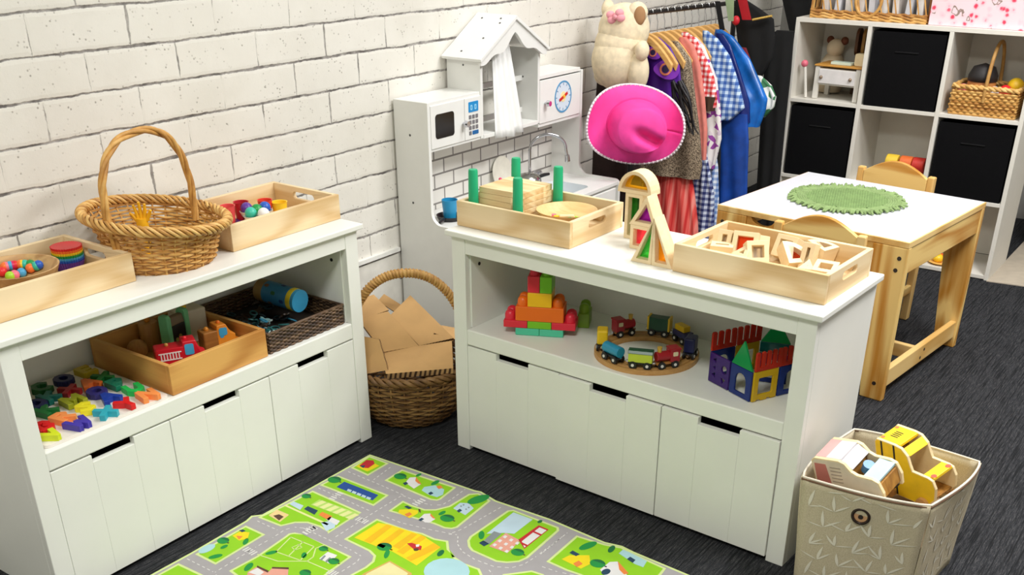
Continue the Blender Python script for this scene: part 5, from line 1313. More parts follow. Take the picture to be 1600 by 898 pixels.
# ================================================================ activity table and chairs
TPN = {a: wood('yellow_pine_'+a, (240, 204, 128), (196, 134, 48), a, .62, .45, True, 1.25) for a in 'XYZ'}
TPL = {a: wood('light_pine_'+a, (240, 204, 136), (216, 166, 88), a, .6, .45) for a in 'XYZ'}
BOLT = flat('bolt_dark', (46, 36, 32), .4)
tyaw = math.atan2(-.062, .586); TZ = .485; TX, TY_ = .589, .616
tb = thing('activity_table', 'square children pine table with white top and green mat on it', 'table', (2.006, -1.080, 0), tyaw)
TW = flat('table_white', (214, 215, 222), .35, noise=.01)
MB().box(.004, TX-.004, .004, TY_-.004, TZ-.006, TZ).build('white_top', TW, tb, bevel=.001)
MB().prism([(0, 0), (TX, 0), (TX, TY_), (0, TY_)], TZ-.018, TZ-.0015, [[(.006, .006), (.006, TY_-.006), (TX-.006, TY_-.006), (TX-.006, .006)]]).build('wood_edging', TPL['X'], tb, bevel=.001)
for x in (0, TX-.024):
    for s in (0, 1):
        pr = [(0, TZ-.018), (.104, TZ-.018), (.098, .36), (.068, .0005), (0, .0005)]
        if s: pr = [(TY_-a, b) for a, b in pr]
        lg = MB().prism(pr, x, x+.024, (), 'yz').build('leg', TPN['Z'], tb, bevel=.003)
        ys = .028 if s == 0 else TY_-.028
        for yy, zz_ in ((.022, .435), (.027, .400), (.030, .052)):
            y_ = yy if s == 0 else TY_-yy
            xx = x-.0008 if x == 0 else x+.0248
            MB().cyl((xx, y_, zz_), (xx+(.002 if x == 0 else -.002), y_, zz_), .0062, n=14).build('bolt', BOLT, lg)
for y in (.003, TY_-.023): MB().box(.024, TX-.024, y, y+.020, TZ-.096, TZ-.018).build('side_rail', TPN['X'], tb, bevel=.002)
ap = [(.104, TZ-.018), (.104, TZ-.092), (TY_-.104, TZ-.092), (TY_-.104, TZ-.018), (.50, TZ-.018)]+[(.50-.085*k/8, TZ-.018-.024*sin(pi*k/8)**.6) for k in range(1, 8)]+[(.415, TZ-.018)]
for x in (.003, TX-.021): MB().prism(ap, x, x+.018, (), 'yz').build('front_rail', TPN['Y'], tb, bevel=.001)
for y in (.006, TY_-.026):
    st = MB().box(.024, TX-.024, y, y+.020, .035, .092).build('stretcher', TPL['X'], tb, bevel=.003)
    for x in (TX*.48, TX*.52): MB().cyl((x, y-.0008, .052+(x-TX*.48)*.9), (x, y+.002, .052+(x-TX*.48)*.9), .005, n=12).build('bolt', BOLT, st)
MB().box(TX*.46, TX*.46+.02, .026, TY_-.026, .04, .085).build('cross_bar', TPL['Y'], tb, bevel=.003)
def chair(label, x, y, a, W=.272):
    t = thing('toddler_chair', label, 'chair', (x, y, 0), a, 'children chairs at the activity table')
    # local: back at x=0, seat towards +x, width along y
    for s in (-1, 1):
        yb = s*(W/2-.012)
        MB().prism([(-.004, .0005), (.028, .0005), (.022, .28), (.010, .500), (-.012, .500), (-.010, .28)], yb-.012, yb+.012, (), 'xz').build('rear_leg', TPL['Z'], t, bevel=.004)
        MB().prism([(.222, .0005), (.250, .0005), (.252, .262), (.218, .262)], yb-.012, yb+.012, (), 'xz').build('front_leg', TPL['Z'], t, bevel=.003)
        MB().box(.025, .22, yb-.008, yb+.008, .10, .13).build('stretcher', TPN['X'], t, bevel=.003)
    MB().prism(rrect(.018, .262, -W/2+.001, W/2-.001, .012), .262, .278).build('seat', TPL['X'], t, bevel=.003)
    arcp = [(-W/2+.024, .400), (W/2-.024, .400)]+[(W/2-.024-(W-.048)*k/12, .490+.044*sin(pi*k/12)) for k in range(13)]
    MB().prism(arcp, -.004, .012, (), 'yz').build('backrest', TPN['Y'], t, bevel=.004)
    MB().box(-.004, .012, -W/2+.024, W/2-.024, .315, .35).build('back_slat', TPN['Y'], t, bevel=.003)
    return t
chair('pine toddler chair tucked under the near side of the table, behind the block tray', 1.952, -.842, -.04)
chair('pine toddler chair on the far side of the table in front of the cube shelf', 2.772, -.80, pi-.10)
# ---- round green woven mat
GRNM = flat('mat_green', (132, 156, 100), .9, noise=.12, ns=60); GRND = flat('mat_green_dark', (118, 144, 88), .9, noise=.12, ns=60)
gm = thing('woven_mat', 'round sage green woven mat with ruffled fringe on the white table', 'table mat', (2.352, -.776, TZ), .3)
m = MB(); nq = 120; r0 = .128
G = {}
for i in range(nq+1):
    for j in range(nq+1):
        x, y = (i/nq-.5)*2*r0, (j/nq-.5)*2*r0
        if x*x+y*y < r0*r0: G[i, j] = m.v((x, y, .0058+.0046*sin(x*2*pi/.0150)*sin(y*2*pi/.0150)))
for i in range(nq):
    for j in range(nq):
        q = [G.get(k) for k in ((i, j), (i+1, j), (i+1, j+1), (i, j+1))]
        if all(q): m.f(q)
m.build('woven_centre', GRND, gm, smooth=180)
MB().prism(circ(0, 0, .132, 64), .0005, .002).build('backing', GRND, gm)
m = MB()
for r in (.127, .134, .141, .148, .155): m.tube([((r+.0012*sin(k*1.9))*cos(2*pi*k/120), (r+.0012*sin(k*1.9))*sin(2*pi*k/120), .0045+.0012*sin(k*2.4+r*900)) for k in range(120)], .0040, 6, True)
m.build('border', GRNM, gm, smooth=60)
m = MB()
for k in range(150):
    a = 2*pi*k/150; da = .022*sin(k*2.3); r1 = .176+.008*sin(k*1.7)+.004*sin(k*.31)
    m.tube([(.155*cos(a), .155*sin(a), .004), ((.155+r1)/2*cos(a+da), (.155+r1)/2*sin(a+da), .0085+.003*sin(k*1.1)), (r1*cos(a+da*1.6), r1*sin(a+da*1.6), .0045)], [.0042, .0044, .0028], 5)
m.build('fringe', GRNM, gm, smooth=60)
# ================================================================ cube shelf at the back right
SHW = flat('shelf_white', (226, 222, 212), .45, noise=.012)
SX, SD = 3.357, .30; SY0, SY1 = -.148, -1.062; SH = .907; TH = .016
sh = thing('cube_shelf', 'tall white cube shelf with black fabric boxes behind the table', 'shelf')
MB().box(SX, SX+SD, SY1, SY0, SH-TH, SH).build('top_board', SHW, sh, bevel=.001)
ys = [SY0, -.447, -.752, SY1]
for k, y in enumerate(ys):
    y0 = y-TH if k == 0 else (y if k == 3 else y-TH/2)
    MB().box(SX, SX+SD, y0, y0+TH, 0 if k in (0, 3) else .02, SH-TH).build('upright', SHW, sh, bevel=.001)
zs_ = [.018, .300, .604]
for z in zs_:
    for k in range(3):
        ya = ys[k]-(TH if k == 0 else TH/2); yb = ys[k+1]+(TH if k == 2 else TH/2)
        MB().box(SX+.001, SX+SD-.004, yb, ya, z-TH+.002, z).build('shelf_board', SHW, sh, bevel=.0008)
MB().box(SX+SD-.005, SX+SD, SY1+TH, SY0-TH, .02, SH-TH).build('back_panel', SHW, sh)
MB().box(SX+.01, SX+.022, SY1+TH, SY0-TH, 0, .004).build('plinth', SHW, sh)
BLKF = flat('box_black_fabric', (12, 12, 14), .9, spec=.12, noise=.15, ns=200)
def fbox(col, row, label):
    y1 = ys[col]-(TH if col == 0 else TH/2)-.008; y0 = ys[col+1]+(TH if col == 2 else TH/2)+.008; z0 = zs_[2-row] if row < 3 else 0
    h = (SH-TH if row == 0 else zs_[3-row]-TH)-z0-.014
    t = thing('fabric_box', label, 'fabric box', (SX+.006, (y0+y1)/2, z0), 0, 'black fabric boxes in the cube shelf')
    W = y1-y0; n = 10; rows = []
    for i in range(n+1):
        rows.append([(-.004*sin(pi*i/n)*sin(pi*j/n), -W/2+W*j/n, .0005+h*i/n) for j in range(n+1)])
    MB().sheet(rows, .006, (1, 0, 0)).build('front_panel', BLKF, t, smooth=60)
    for s in (-1, 1): MB().box(.006, .27, *sorted((s*W/2, s*(W/2-.005))), .0005, h).build('side_panel', BLKF, t)
    MB().box(.264, .27, -W/2+.005, W/2-.005, .0005, h).build('rear_panel', BLKF, t)
    MB().box(.006, .264, -W/2+.005, W/2-.005, .0005, .006).build('base', BLKF, t)
    MB().box(-.0062, -.001, -.045, .045, h*.735, h*.755).build('handle_tab', flat('loop_black', (22, 22, 23), .9, spec=.2), t, bevel=.002)
fbox(1, 0, 'black fabric box in the middle of the top row')
fbox(0, 1, 'black fabric box at the left of the second row')
fbox(2, 1, 'black fabric box at the right of the second row')
# ---- toys in the top left cube
S = lambda a, b: X(a, b, SX+.05)
zt_ = .6045
dk = thing('toy_cot_table', 'white wooden doll changing table with brown top in the upper left cube', 'doll furniture', (SX+.03, -.334, zt_), -.05)
W2 = .094
MB().box(.004, .13, -W2+.006, W2-.006, .055, .118).build('body', SHW, dk, bevel=.002)
for x in (0, .118):
    for y in (-W2, W2-.018): MB().prism([(x, .0005), (x+.016, .0005), (x+.016, .125), (x, .125)], y, y+.018, (), 'xz').build('leg', SHW, dk, bevel=.002)
MB().box(-.004, .138, -W2-.004, W2+.004, .1255, .132).build('top', wood('top_amber', (208, 150, 66), (178, 118, 44), 'Y', 1.5), dk, bevel=.002)
for y in (-.058, .064): MB().ball((-.006, y, .085), .007, 12, 8).build('knob', flat('knob_bronze', (150, 130, 110), .4, .5), dk, smooth=90)
MB().box(-.003, .003, -W2+.018, W2-.018, .062, .116).build('drawer_front', flat('drawer_lilac', (232, 228, 226), .5), dk, bevel=.0015)
zc = zt_+.1325
o = MB().box(-.02, .02, -.042, .042, 0, .010).build('notepad', flat('note_mint', (206, 222, 206), .6), loc=(SX+.075, -.335, zc), rot=(0, 0, -.06), bevel=.001); tag(o, 'pale mint notepad lying on the brown top of the doll table', 'notepad')
o = MB().prism(rrect(-.022, .022, 0, .045, .006), -.015, .015, (), 'yz').build('cream_block', flat('cream_block_col', (236, 220, 178), .6), loc=(SX+.085, -.405, zc), bevel=.002); tag(o, 'cream block standing at the right end of the doll table', 'block')
t = thing('soft_toy', 'cream soft toy with brown ears lying behind the doll table at the left', 'soft toy', (SX+.215, -.245, zt_+.0004))
CREAMF = flat('toy_fur_cream', (226, 208, 178), .9)
MB().lathe([(0, 0), (.045, .005), (.058, .06), (.05, .12), (.03, .15), (0, .16)], n=24).build('body', CREAMF, t, smooth=180)
MB().ball((-.005, -.005, .175), .036, 18, 12).build('head', CREAMF, t, smooth=180)
for s in (-1, 1): MB().ball((-.005, s*.03-.01, .205), (.011, .016, .016), 12, 8).build('ear', flat('ear_brown', (110, 60, 36), .8), t, smooth=180)
t = thing('toy_wand', 'white toy stick with a round pink tip in the upper left cube', 'toy stick', (SX+.03, -.196, zt_))
MB().tube([(.004, -.018, .002), (.004, .0, .12)], .006, 10).build('stick', SHW, t, smooth=60)
MB().ball((.004, .003, .13), .014, 14, 10).build('tip', flat('tip_pink', (226, 110, 130), .5), t, smooth=180)
for k, (c, yy, w) in enumerate((((96, 60, 30), -.335, 'dark brown'), ((176, 130, 60), -.362, 'tan'), ((150, 140, 40), -.392, 'olive'))):
    t = thing('toy_paddle', '%s toy paddle standing at the back of the upper left cube' % w, 'toy paddle', (SX+.235, yy, zt_), 0, 'toy paddles standing in the cube')
    pc_ = flat('paddle_'+w.replace(' ', '_'), c, .5)
    MB().prism(rrect(-.028, .028, .15, .255, .026), -.006, .006, (), 'xz').build('blade', pc_, t, bevel=.002)
    MB().box(-.007, .007, -.006, .006, .0005, .155).build('handle', pc_, t, bevel=.002)
# ---- basket in the top right cube
bw = thing('picnic_basket', 'rectangular wicker basket with a tall bent handle in the upper right cube', 'basket', (SX+.016, -.905, zt_))
Lb2, Db2, Hb2 = .232, .17, .10
m = MB()
R_ = [(0, Lb2/2, 0), (Db2, Lb2/2, 0), (Db2, -Lb2/2, 0), (0, -Lb2/2, 0)]
for i in range(4): weave_panel(m, R_[i], R_[(i+1) % 4], Hb2-.012, 9, .0025, .0052)
m.build('woven_sides', WICK, bw, smooth=60)
m = MB(); loop = [(0, Lb2/2, Hb2), (Db2, Lb2/2, Hb2), (Db2, -Lb2/2, Hb2), (0, -Lb2/2, Hb2)]
lp = [Vector(loop[i]).lerp(Vector(loop[(i+1) % 4]), k/14) for i in range(4) for k in range(14)]
for q_ in range(3): m.tube(twist(lp, .006, 15, q_*2*pi/3, True), .0055, 6, True)
m.build('rim', WICK, bw, smooth=60); MB().box(.002, Db2-.002, -Lb2/2+.002, Lb2/2-.002, .0008, .006).build('base', WICKD, bw)
MB().tube(arch((-.004, .0, .05), (Db2+.004, -.01, .05), .205, 30, 2.2), .0068, 8).build('handle', wicker_mat('tan_wicker', (206, 164, 96), (180, 134, 70), (140, 96, 46)), bw, smooth=60)
egg_ = thing('rounded_toy', 'big rounded brown toy with a black cap in the upper right wicker basket', 'toy', (SX+.085, -.872, zt_+.0065))
egg_.scale = (1, 1, 1.3)
MB().lathe([(0, 0), (.040, .003), (.050, .03), (.052, .07), (.046, .105), (.025, .124), (0, .129)], n=28).build('body', flat('egg_brown', (186, 120, 62), .5), egg_, smooth=180)
for (c, dx, dy, r, z, w) in (('red', .06, -.962, .024, .075, 'red ball at the right of the upper right basket'), ('yellow', .11, -.985, .03, .09, 'yellow ball at the right of the upper right basket'), ('white', .05, -.925, .02, .072, 'white ball in the middle of the upper right basket'), ('pink', .045, -.815, .018, .075, 'pink ball at the left of the upper right basket')):
    o = MB().ball((0, 0, 0), r, 16, 12).build('toy_ball', pal(c), loc=(SX+.016+dx, dy, zt_+z+.012), smooth=180); tag(o, w, 'ball')
MB().lathe([(.0515, .085), (.051, .10), (.038, .122), (0, .132)], n=24).build('black_cap', flat('cap_black', (30, 26, 26), .6), egg_, smooth=60, solid=.003)
# ---- toy food in the middle cube and on the bottom shelf
z3 = .3005
for (c, y, lab) in (('yellow', -.60, 'yellow toy food slice in the middle cube'), ('orange', -.655, 'orange toy food roll in the middle cube'), ('red', -.705, 'red toy food roll in the middle cube')):
    p_ = flat('food_'+c, {'yellow': (236, 200, 60), 'orange': (226, 110, 50), 'red': (205, 50, 40)}[c], .5)
    m = MB(); m.cyl((0, -.024, .03), (0, .024, .03), .03, n=24)
    o = m.build('toy_food', p_, loc=(SX+.06, y, z3), smooth=40, bevel=.004); tag(o, lab, 'toy food')
    o2 = copy_tree(o); o2.location.z += .0605; o2['label'] = lab.replace('toy food', 'upper toy food').replace(' in the', ' stacked in the')
pp = X(1470, 408, SX+.06)
o = MB().lathe([(0, 0), (.04, 0), (.055, .008), (.053, .009), (0, .003)], n=32).build('toy_plate', flat('plate_orange', (236, 180, 90), .5), loc=(SX+.07, pp.y, zs_[0]+.0005), smooth=40); tag(o, 'round orange toy plate on the bottom shelf behind the table leg', 'plate')
for c, dx, dy in (('yellow', -.012, .012), ('red', .02, -.02), ('orange', .018, .018)):
    o = MB().ball((0, 0, 0), (.021, .021, .017), 16, 10).build('toy_fruit', pal(c), loc=(SX+.07+dx, pp.y+dy, zs_[0]+.021), smooth=180); tag(o, '%s toy fruit on the plate on the bottom shelf' % c, 'toy food')
# ---- on top of the shelf
tb2 = thing('open_basket', 'open-weave wicker basket of white papers on top of the cube shelf', 'basket', (SX+.03, -.418, SH))
La, Da, Ha = .45, .20, .13
m = MB(); cs = [(0, La/2), (Da, La/2), (Da, -La/2), (0, -La/2)]
def loopz(z, e=0): return [Vector((cs[i][0], cs[i][1], z)).lerp(Vector((cs[(i+1) % 4][0], cs[(i+1) % 4][1], z)), k/16) for i in range(4) for k in range(16)]
for z in (.006, .016, .026): 
    for q_ in range(2): m.tube(twist(loopz(z), .004, 20, q_*pi, True), .0045, 6, True)
m.build('woven_foot', WICK, tb2, smooth=60)
m = MB()
for q_ in range(3): m.tube(twist(loopz(Ha), .005, 20, q_*2, True), .005, 6, True)
m.build('rim', WICK, tb2, smooth=60)
m = MB(); LZ = loopz(0)
for k in range(0, 64):
    a, b = LZ[k], LZ[(k+1) % 64]
    if k % 4 < 3: m.tube([a+Vector((0, 0, .02)), a.lerp(b, .5)+Vector((0, 0, Ha*.55)), b+Vector((0, 0, Ha))], .0028, 5)
m.build('slanting_canes', WICK, tb2, smooth=60)
m = MB()
for y in (.0, ): m.tube([(-.004, y+.05*cos(t), .075+.06*sin(t)) for t in [2*pi*k/24 for k in range(24)]], .006, 8, True)
m.build('cane_ring', WICK, tb2, smooth=60)
MB().box(.004, Da-.004, -La/2+.004, La/2-.004, .002, .010).build('base', WICKD, tb2)
for k in range(9):
    y = -.19+k*.046
    o = MB().box(-.07, .07, -.012, .012, 0, .10+.02*(k % 3)).build('paper_bundle', flat('paper_%d' % (k % 3), ((236, 234, 230), (222, 224, 230), (230, 222, 214))[k % 3], .8), loc=(SX+.128, -.418+y, SH+.0115), rot=(.12*(k % 2)-.06, 0, 0), bevel=.002)
    tag(o, 'one of the white paper bundles standing in the open-weave basket', 'paper bundle', 'white paper bundles in the open basket')
def floral():
    m, nt, b = _new('pink_floral'); v = coords(nt, (1, 1, 1))
    vo = N(nt, 'ShaderNodeTexVoronoi', i_Scale=36); nt.links.new(v, vo.inputs['Vector'])
    no = N(nt, 'ShaderNodeTexNoise', i_Scale=60, i_Detail=3); nt.links.new(v, no.inputs['Vector'])
    ad = N(nt, 'ShaderNodeMath', operation='MULTIPLY_ADD', i_1=.5); nt.links.new(no.outputs['Fac'], ad.inputs[0]); nt.links.new(vo.outputs['Distance'], ad.inputs[2])
    c1 = ramp(nt, ad.outputs[0], [(.38, (226, 60, 90)), (.48, (240, 130, 150)), (.56, (246, 200, 210)), (.8, (244, 214, 220))])
    w = N(nt, 'ShaderNodeTexWave', i_Scale=9.0, i_Distortion=9.0, i_Detail=3, i_Detail_Scale=1.6); nt.links.new(v, w.inputs['Vector'])
    f2 = ramp(nt, w.outputs['Fac'], [(.965, (0, 0, 0, 1)), (.99, (1, 1, 1, 1))])
    mx = N(nt, 'ShaderNodeMix', data_type='RGBA'); nt.links.new(f2, mx.inputs[0]); nt.links.new(c1, mx.inputs[6]); mx.inputs[7].default_value = lin((150, 130, 120))
    nt.links.new(mx.outputs[2], b.inputs['Base Color']); b.inputs['Roughness'].default_value = .6; return m
FLO = floral()
t = thing('floral_box', 'pink box printed with flowers on top of the cube shelf', 'box', (SX+.02, -.850, SH+.0005))
MB().box(0, .24, -.195, .195, 0, .15).build('body', FLO, t, bevel=.002); MB().box(-.004, .244, -.199, .199, .15, .19).build('lid', FLO, t, bevel=.002)
# ---- folded dark mat with lime edge right of the shelf
a, b = Z(1586, 402, .002), Z(1610, 392, .002)
t = thing('folded_mat', 'dark folded mat with a lime green edge right of the cube shelf', 'mat', (3.86, -1.118, .0045), (0, 0, 0))
MB().box(0, .4, -.10, -.012, 0, .44).build('folded_body', flat('mat_charcoal', (24, 26, 28), .7), t, bevel=.004)
MB().box(-.004, .05, -.012, 0, 0, .44).build('edge_band', flat('mat_lime', (140, 150, 40), .6), t, bevel=.002)
# ================================================================ dress-up rack
RODM = flat('rod_dark', (58, 54, 54), .35, .7, noise=0)
RX0, RX1, RY, RZ = 2.605, 3.43, .150, .957
def rz(x): return RZ-.019*(x-2.6)
rk = thing('garment_rack', 'dark metal dress-up clothes rack between the kitchen and the cube shelf', 'clothes rack')
MB().tube([(RX0, RY, rz(RX0)), (RX1, RY, rz(RX1))], .0085, 14).build('rail', RODM, rk, smooth=60)
for x in (RX0+.004, RX1-.004):
    MB().tube([(x, RY, .02), (x, RY, rz(x)+.005)], .0105, 12).build('upright', BLACKM, rk, smooth=60)
    MB().tube([(x, RY-.13, .012), (x, RY+.16, .012)], .0105, 10).build('foot', BLACKM, rk, smooth=60)
HW = wood('hanger_beech', (238, 190, 118), (214, 156, 82), 'Y', 1.5, .45, False)
WHOOK = flat('hook_steel', (190, 190, 190), .25, .8, noise=0)
def hanger(x, label, half=.165, dr=0):
    t = thing('coat_hanger', label, 'coat hanger', (x, RY, rz(x)), 0, 'wooden hangers on the rack')
    hook = [(0, .011*sin(a), .002+.011*cos(a)-.0) for a in [radians(-100+20*k) for k in range(13)]]
    pts = hook+[(0, .004, -.022), (0, 0, -.035), (0, 0, -.075)]
    MB().tube([Vector(p) for p in pts], .0018, 6).build('hook', WHOOK, t, smooth=60)
    up, lo = [], []
    for k in range(17):
        f = k/8-1; y = half*f; z = -.070-.095*abs(f)**1.6; up.append((y, z)); lo.append((y*.96, z-.026))
    MB().prism(up+lo[::-1], -.008, .008, (), 'yz').build('shoulder_bar', HW, t, bevel=.003)
    return t
def loft_garment(m, x, rows, thick, folds, amp, phase=0, n=56, lean=0.0, y_off=0):
    R = []
    for i, (py, a, b) in enumerate(rows):
        A, B = X(a, py, x), X(b, py, x); yc = (A.y+B.y)/2+y_off; hw = abs(A.y-B.y)/2; z = (A.z+B.z)/2; f = i/(len(rows)-1); ring = []
        for k in range(n):
            t = 2*pi*k/n; c, s = cos(t), sin(t)
            tx = thick[0]+(thick[1]-thick[0])*f+amp*f*sin(folds*t+phase+.6*i)
            ring.append((x+lean*f+tx*s*(abs(s)**-.25 if abs(s) > .02 else 1), yc+hw*c*(1+.03*f*sin(folds*t*.5)), z))
        R.append(ring)
    # ease the outline with extra rows
    F = []
    for i in range(len(R)-1):
        for q in range(4):
            u = q/4; F.append([tuple(Vector(p).lerp(Vector(p2), u)) for p, p2 in zip(R[i], R[i+1])])
    F.append(R[-1]); m.loft(F)
def garment(name, label, cat, x, rows, mat, thick=(.008, .028), folds=7, amp=.008, phase=0, part='body', lean=0):
    t = thing(name, label, cat, (0, 0, 0), 0, None)
    m = MB(); loft_garment(m, x, rows, thick, folds, amp, phase, lean=lean); m.build(part, mat, t, smooth=70)
    return t
def gingham(name, c, light=(236, 236, 238), size=.016):
    m, nt, b = _new(name); tc = N(nt, 'ShaderNodeTexCoord'); sp = N(nt, 'ShaderNodeSeparateXYZ'); nt.links.new(tc.outputs['Object'], sp.inputs[0])
    fs = []
    for ax in ('Y', 'Z'):
        k = N(nt, 'ShaderNodeMath', operation='MULTIPLY', i_1=2*pi/size/2); nt.links.new(sp.outputs[ax], k.inputs[0])
        s_ = N(nt, 'ShaderNodeMath', operation='SINE'); nt.links.new(k.outputs[0], s_.inputs[0])
        g = N(nt, 'ShaderNodeMath', operation='GREATER_THAN', i_1=0.0); nt.links.new(s_.outputs[0], g.inputs[0]); fs.append(g.outputs[0])
    ad = N(nt, 'ShaderNodeMath', operation='ADD'); nt.links.new(fs[0], ad.inputs[0]); nt.links.new(fs[1], ad.inputs[1])
    hf = N(nt, 'ShaderNodeMath', operation='MULTIPLY', i_1=.5); nt.links.new(ad.outputs[0], hf.inputs[0])
    mid = tuple((a*.55+l*.45) for a, l in zip(c, light))
    nt.links.new(ramp(nt, hf.outputs[0], [(0, light), (.25, mid), (.75, c)], 'CONSTANT'), b.inputs['Base Color']); b.inputs['Roughness'].default_value = .8; return m
def speckle(name, c0, c1, sc=160, metal=.5, rough=.3, lo=.5, hi=.62):
    m, nt, b = _new(name); v = coords(nt, (1, 1, 1)); vo = N(nt, 'ShaderNodeTexVoronoi', i_Scale=sc); nt.links.new(v, vo.inputs['Vector'])
    nt.links.new(ramp(nt, vo.outputs['Color'], [(lo, c0), (hi, c1)]), b.inputs['Base Color']); b.inputs['Metallic'].default_value = metal; b.inputs['Roughness'].default_value = rough; return m
hx = [2.66, 2.70, 2.76, 2.815, 2.87, 2.92, 2.98, 3.04, 3.10, 3.16, 3.21, 3.25]
for k, x in enumerate(hx):
    w = ['first from the kitchen', 'second from the kitchen', 'third from the kitchen', 'fourth from the kitchen', 'fifth from the kitchen', 'sixth from the kitchen', 'sixth from the shelf', 'fifth from the shelf', 'fourth from the shelf', 'third from the shelf', 'second from the shelf', 'nearest the cube shelf'][k]
    hanger(x, 'curved wooden hanger on the clothes rack, %s' % w, .125)
# garments, listed from the kitchen towards the shelf; outlines measured on the photo
garment('velvet_dress', 'dark brown velvet dress behind the pink hat', 'dress', 2.655, [(66, 1000, 1010), (90, 950, 1012), (150, 925, 1006), (200, 910, 1004), (240, 908, 1000), (300, 904, 1004), (372, 902, 1004)], flat('velvet_brown', (46, 30, 26), .9, noise=.2, ns=40), (.006, .02), 6, .006)
g = garment('purple_costume', 'shiny purple costume with owl-eye decoration behind the plush toy', 'costume', 2.715, [(58, 1020, 1030), (72, 1003, 1048), (100, 1000, 1062), (150, 1000, 1066), (205, 998, 1070)], flat('satin_purple', (88, 30, 160), .35, noise=.12, ns=30), (.006, .018), 6, .006)
PUF = flat('felt_purple', (120, 40, 170), .8); ORF = flat('felt_orange', (226, 130, 90), .8); NVF = flat('felt_navy', (40, 24, 70), .8)
for (px, py, r) in ((1020, 82, .020), (1040, 108, .030)):
    c = X(px, py, 2.684); n_ = (CAMP-c).normalized(); Q = Matrix.Translation(c) @ n_.to_track_quat('Z', 'Y').to_matrix().to_4x4()
    m = MB(); m.M = Q; m.prism([(r*1.5*cos(t)*(1.15 if cos(t) > 0 else 1), r*1.15*sin(t)*(1+.35*cos(t))) for t in [2*pi*k/24 for k in range(24)]], -.003, .002); e = m.build('mask_lobe', PUF, g, bevel=.001)
    m = MB(); m.M = Q; m.prism(circ(0, 0, r*.72, 24), .002, .0042, [list(reversed(circ(0, 0, r*.5, 24)))]); m.build('eye_ring', ORF, e)
    m = MB(); m.M = Q; m.prism(circ(0, 0, r*.42, 20), .002, .0036); m.build('eye_hole', NVF, e)
g = garment('sequin_dress', 'brown and gold sequin dress with a coral net skirt', 'dress', 2.775, [(64, 1040, 1060), (90, 1030, 1080), (140, 1012, 1086), (200, 992, 1094), (250, 975, 1098), (270, 972, 1094)], speckle('sequin_bronze', (74, 60, 48), (190, 172, 146), 420, .3, .45, .3, .8), (.008, .040), 8, .010, part='bodice')
m = MB(); loft_garment(m, 2.775, [(262, 1008, 1080), (300, 1006, 1086), (340, 1002, 1090), (400, 998, 1092)], (.02, .045), 11, .014)
tul, nt_, b_ = _new('tulle_coral'); v_ = coords(nt_, (8, 70, 3)); no_ = N(nt_, 'ShaderNodeTexNoise', i_Scale=1.0, i_Detail=3); nt_.links.new(v_, no_.inputs['Vector'])
nt_.links.new(ramp(nt_, no_.outputs['Fac'], [(.38, (200, 40, 40)), (.5, (228, 84, 76)), (.66, (238, 140, 128))]), b_.inputs['Base Color']); b_.inputs['Roughness'].default_value = .9
m.build('net_skirt', tul, g, smooth=70)
# black wig strands hanging over the sequins
WX = 2.70
t = thing('black_wig', 'bunch of long black wig hair hanging in front of the sequin dress', 'wig')
hairm = flat('hair_black', (20, 16, 20), .5); random.seed(5)
for k in range(14):
    a0, b0 = 1046+k*1.6, 132+random.uniform(-6, 4); pts = []
    for s in range(8):
        f = s/7; q = X(a0+f*(14+k*.8)+3*sin(f*6+k), b0+f*(62+random.uniform(0, 16)), 2.712-.004*(k % 3)); pts.append(q)
    MB().tube(pts, [.0085*(1-.7*s/7) for s in range(8)], 6).build('hair_strand', hairm, t, smooth=80)
garment('salmon_top', 'plain salmon pink top between the sequin dress and the red checked shirt', 'top', 2.835, [(58, 1062, 1072), (70, 1058, 1085), (100, 1066, 1094), (150, 1074, 1101), (200, 1078, 1105), (248, 1083, 1103)], flat('jersey_salmon', (222, 130, 118), .8, noise=.1, ns=30), (.006, .020), 5, .005)
g = garment('red_checked_shirt', 'red and white checked shirt on the rack', 'shirt', 2.89, [(50, 1066, 1074), (60, 1062, 1088), (90, 1066, 1104), (120, 1074, 1116), (150, 1084, 1120), (166, 1088, 1119)], gingham('gingham_red', (206, 40, 44), (244, 238, 236), .0095), (.006, .024), 5, .006)
m = MB(); loft_garment(m, 2.885, [(150, 1092, 1119), (172, 1096, 1116)], (.022, .024), 9, .004); m.build('dark_lace_hem', flat('lace_dark', (66, 46, 30), .9), g, smooth=70)
def floral2():
    m = speckle('blouse_floral', (236, 232, 230), (150, 70, 160), 48, 0, .8, .55, .7); return m
garment('floral_blouse', 'white blouse with purple and green flowers below the red checked shirt', 'blouse', 2.935, [(58, 1078, 1088), (70, 1076, 1100), (120, 1086, 1120), (170, 1092, 1126), (215, 1098, 1127), (262, 1100, 1116)], floral2(), (.006, .020), 5, .006)
garment('navy_checked_dress', 'navy and white checked skirt hanging low beside the coral net', 'skirt', 2.90, [(226, 1094, 1102), (250, 1088, 1106), (300, 1080, 1116), (365, 1074, 1116), (420, 1070, 1116)], gingham('gingham_navy', (34, 44, 100), (206, 216, 232), .011), (.006, .030), 7, .008)
garment('pale_checked_skirt', 'pale blue checked skirt behind the navy checked one', 'skirt', 2.96, [(215, 1104, 1116), (260, 1102, 1122), (310, 1100, 1123), (365, 1098, 1122)], gingham('gingham_pale', (96, 130, 190), (226, 232, 240), .011), (.006, .022), 6, .006)
g = garment('blue_checked_shirt', 'light blue and white checked shirt with a short wide sleeve', 'shirt', 2.995, [(48, 1098, 1106), (60, 1098, 1122), (85, 1102, 1140), (120, 1106, 1152), (150, 1110, 1160), (166, 1114, 1163), (186, 1116, 1142)], gingham('gingham_blue', (52, 92, 168), (200, 220, 240), .0115), (.007, .028), 5, .006)
SAT = flat('satin_blue', (22, 104, 190), .25, noise=.3, ns=16)
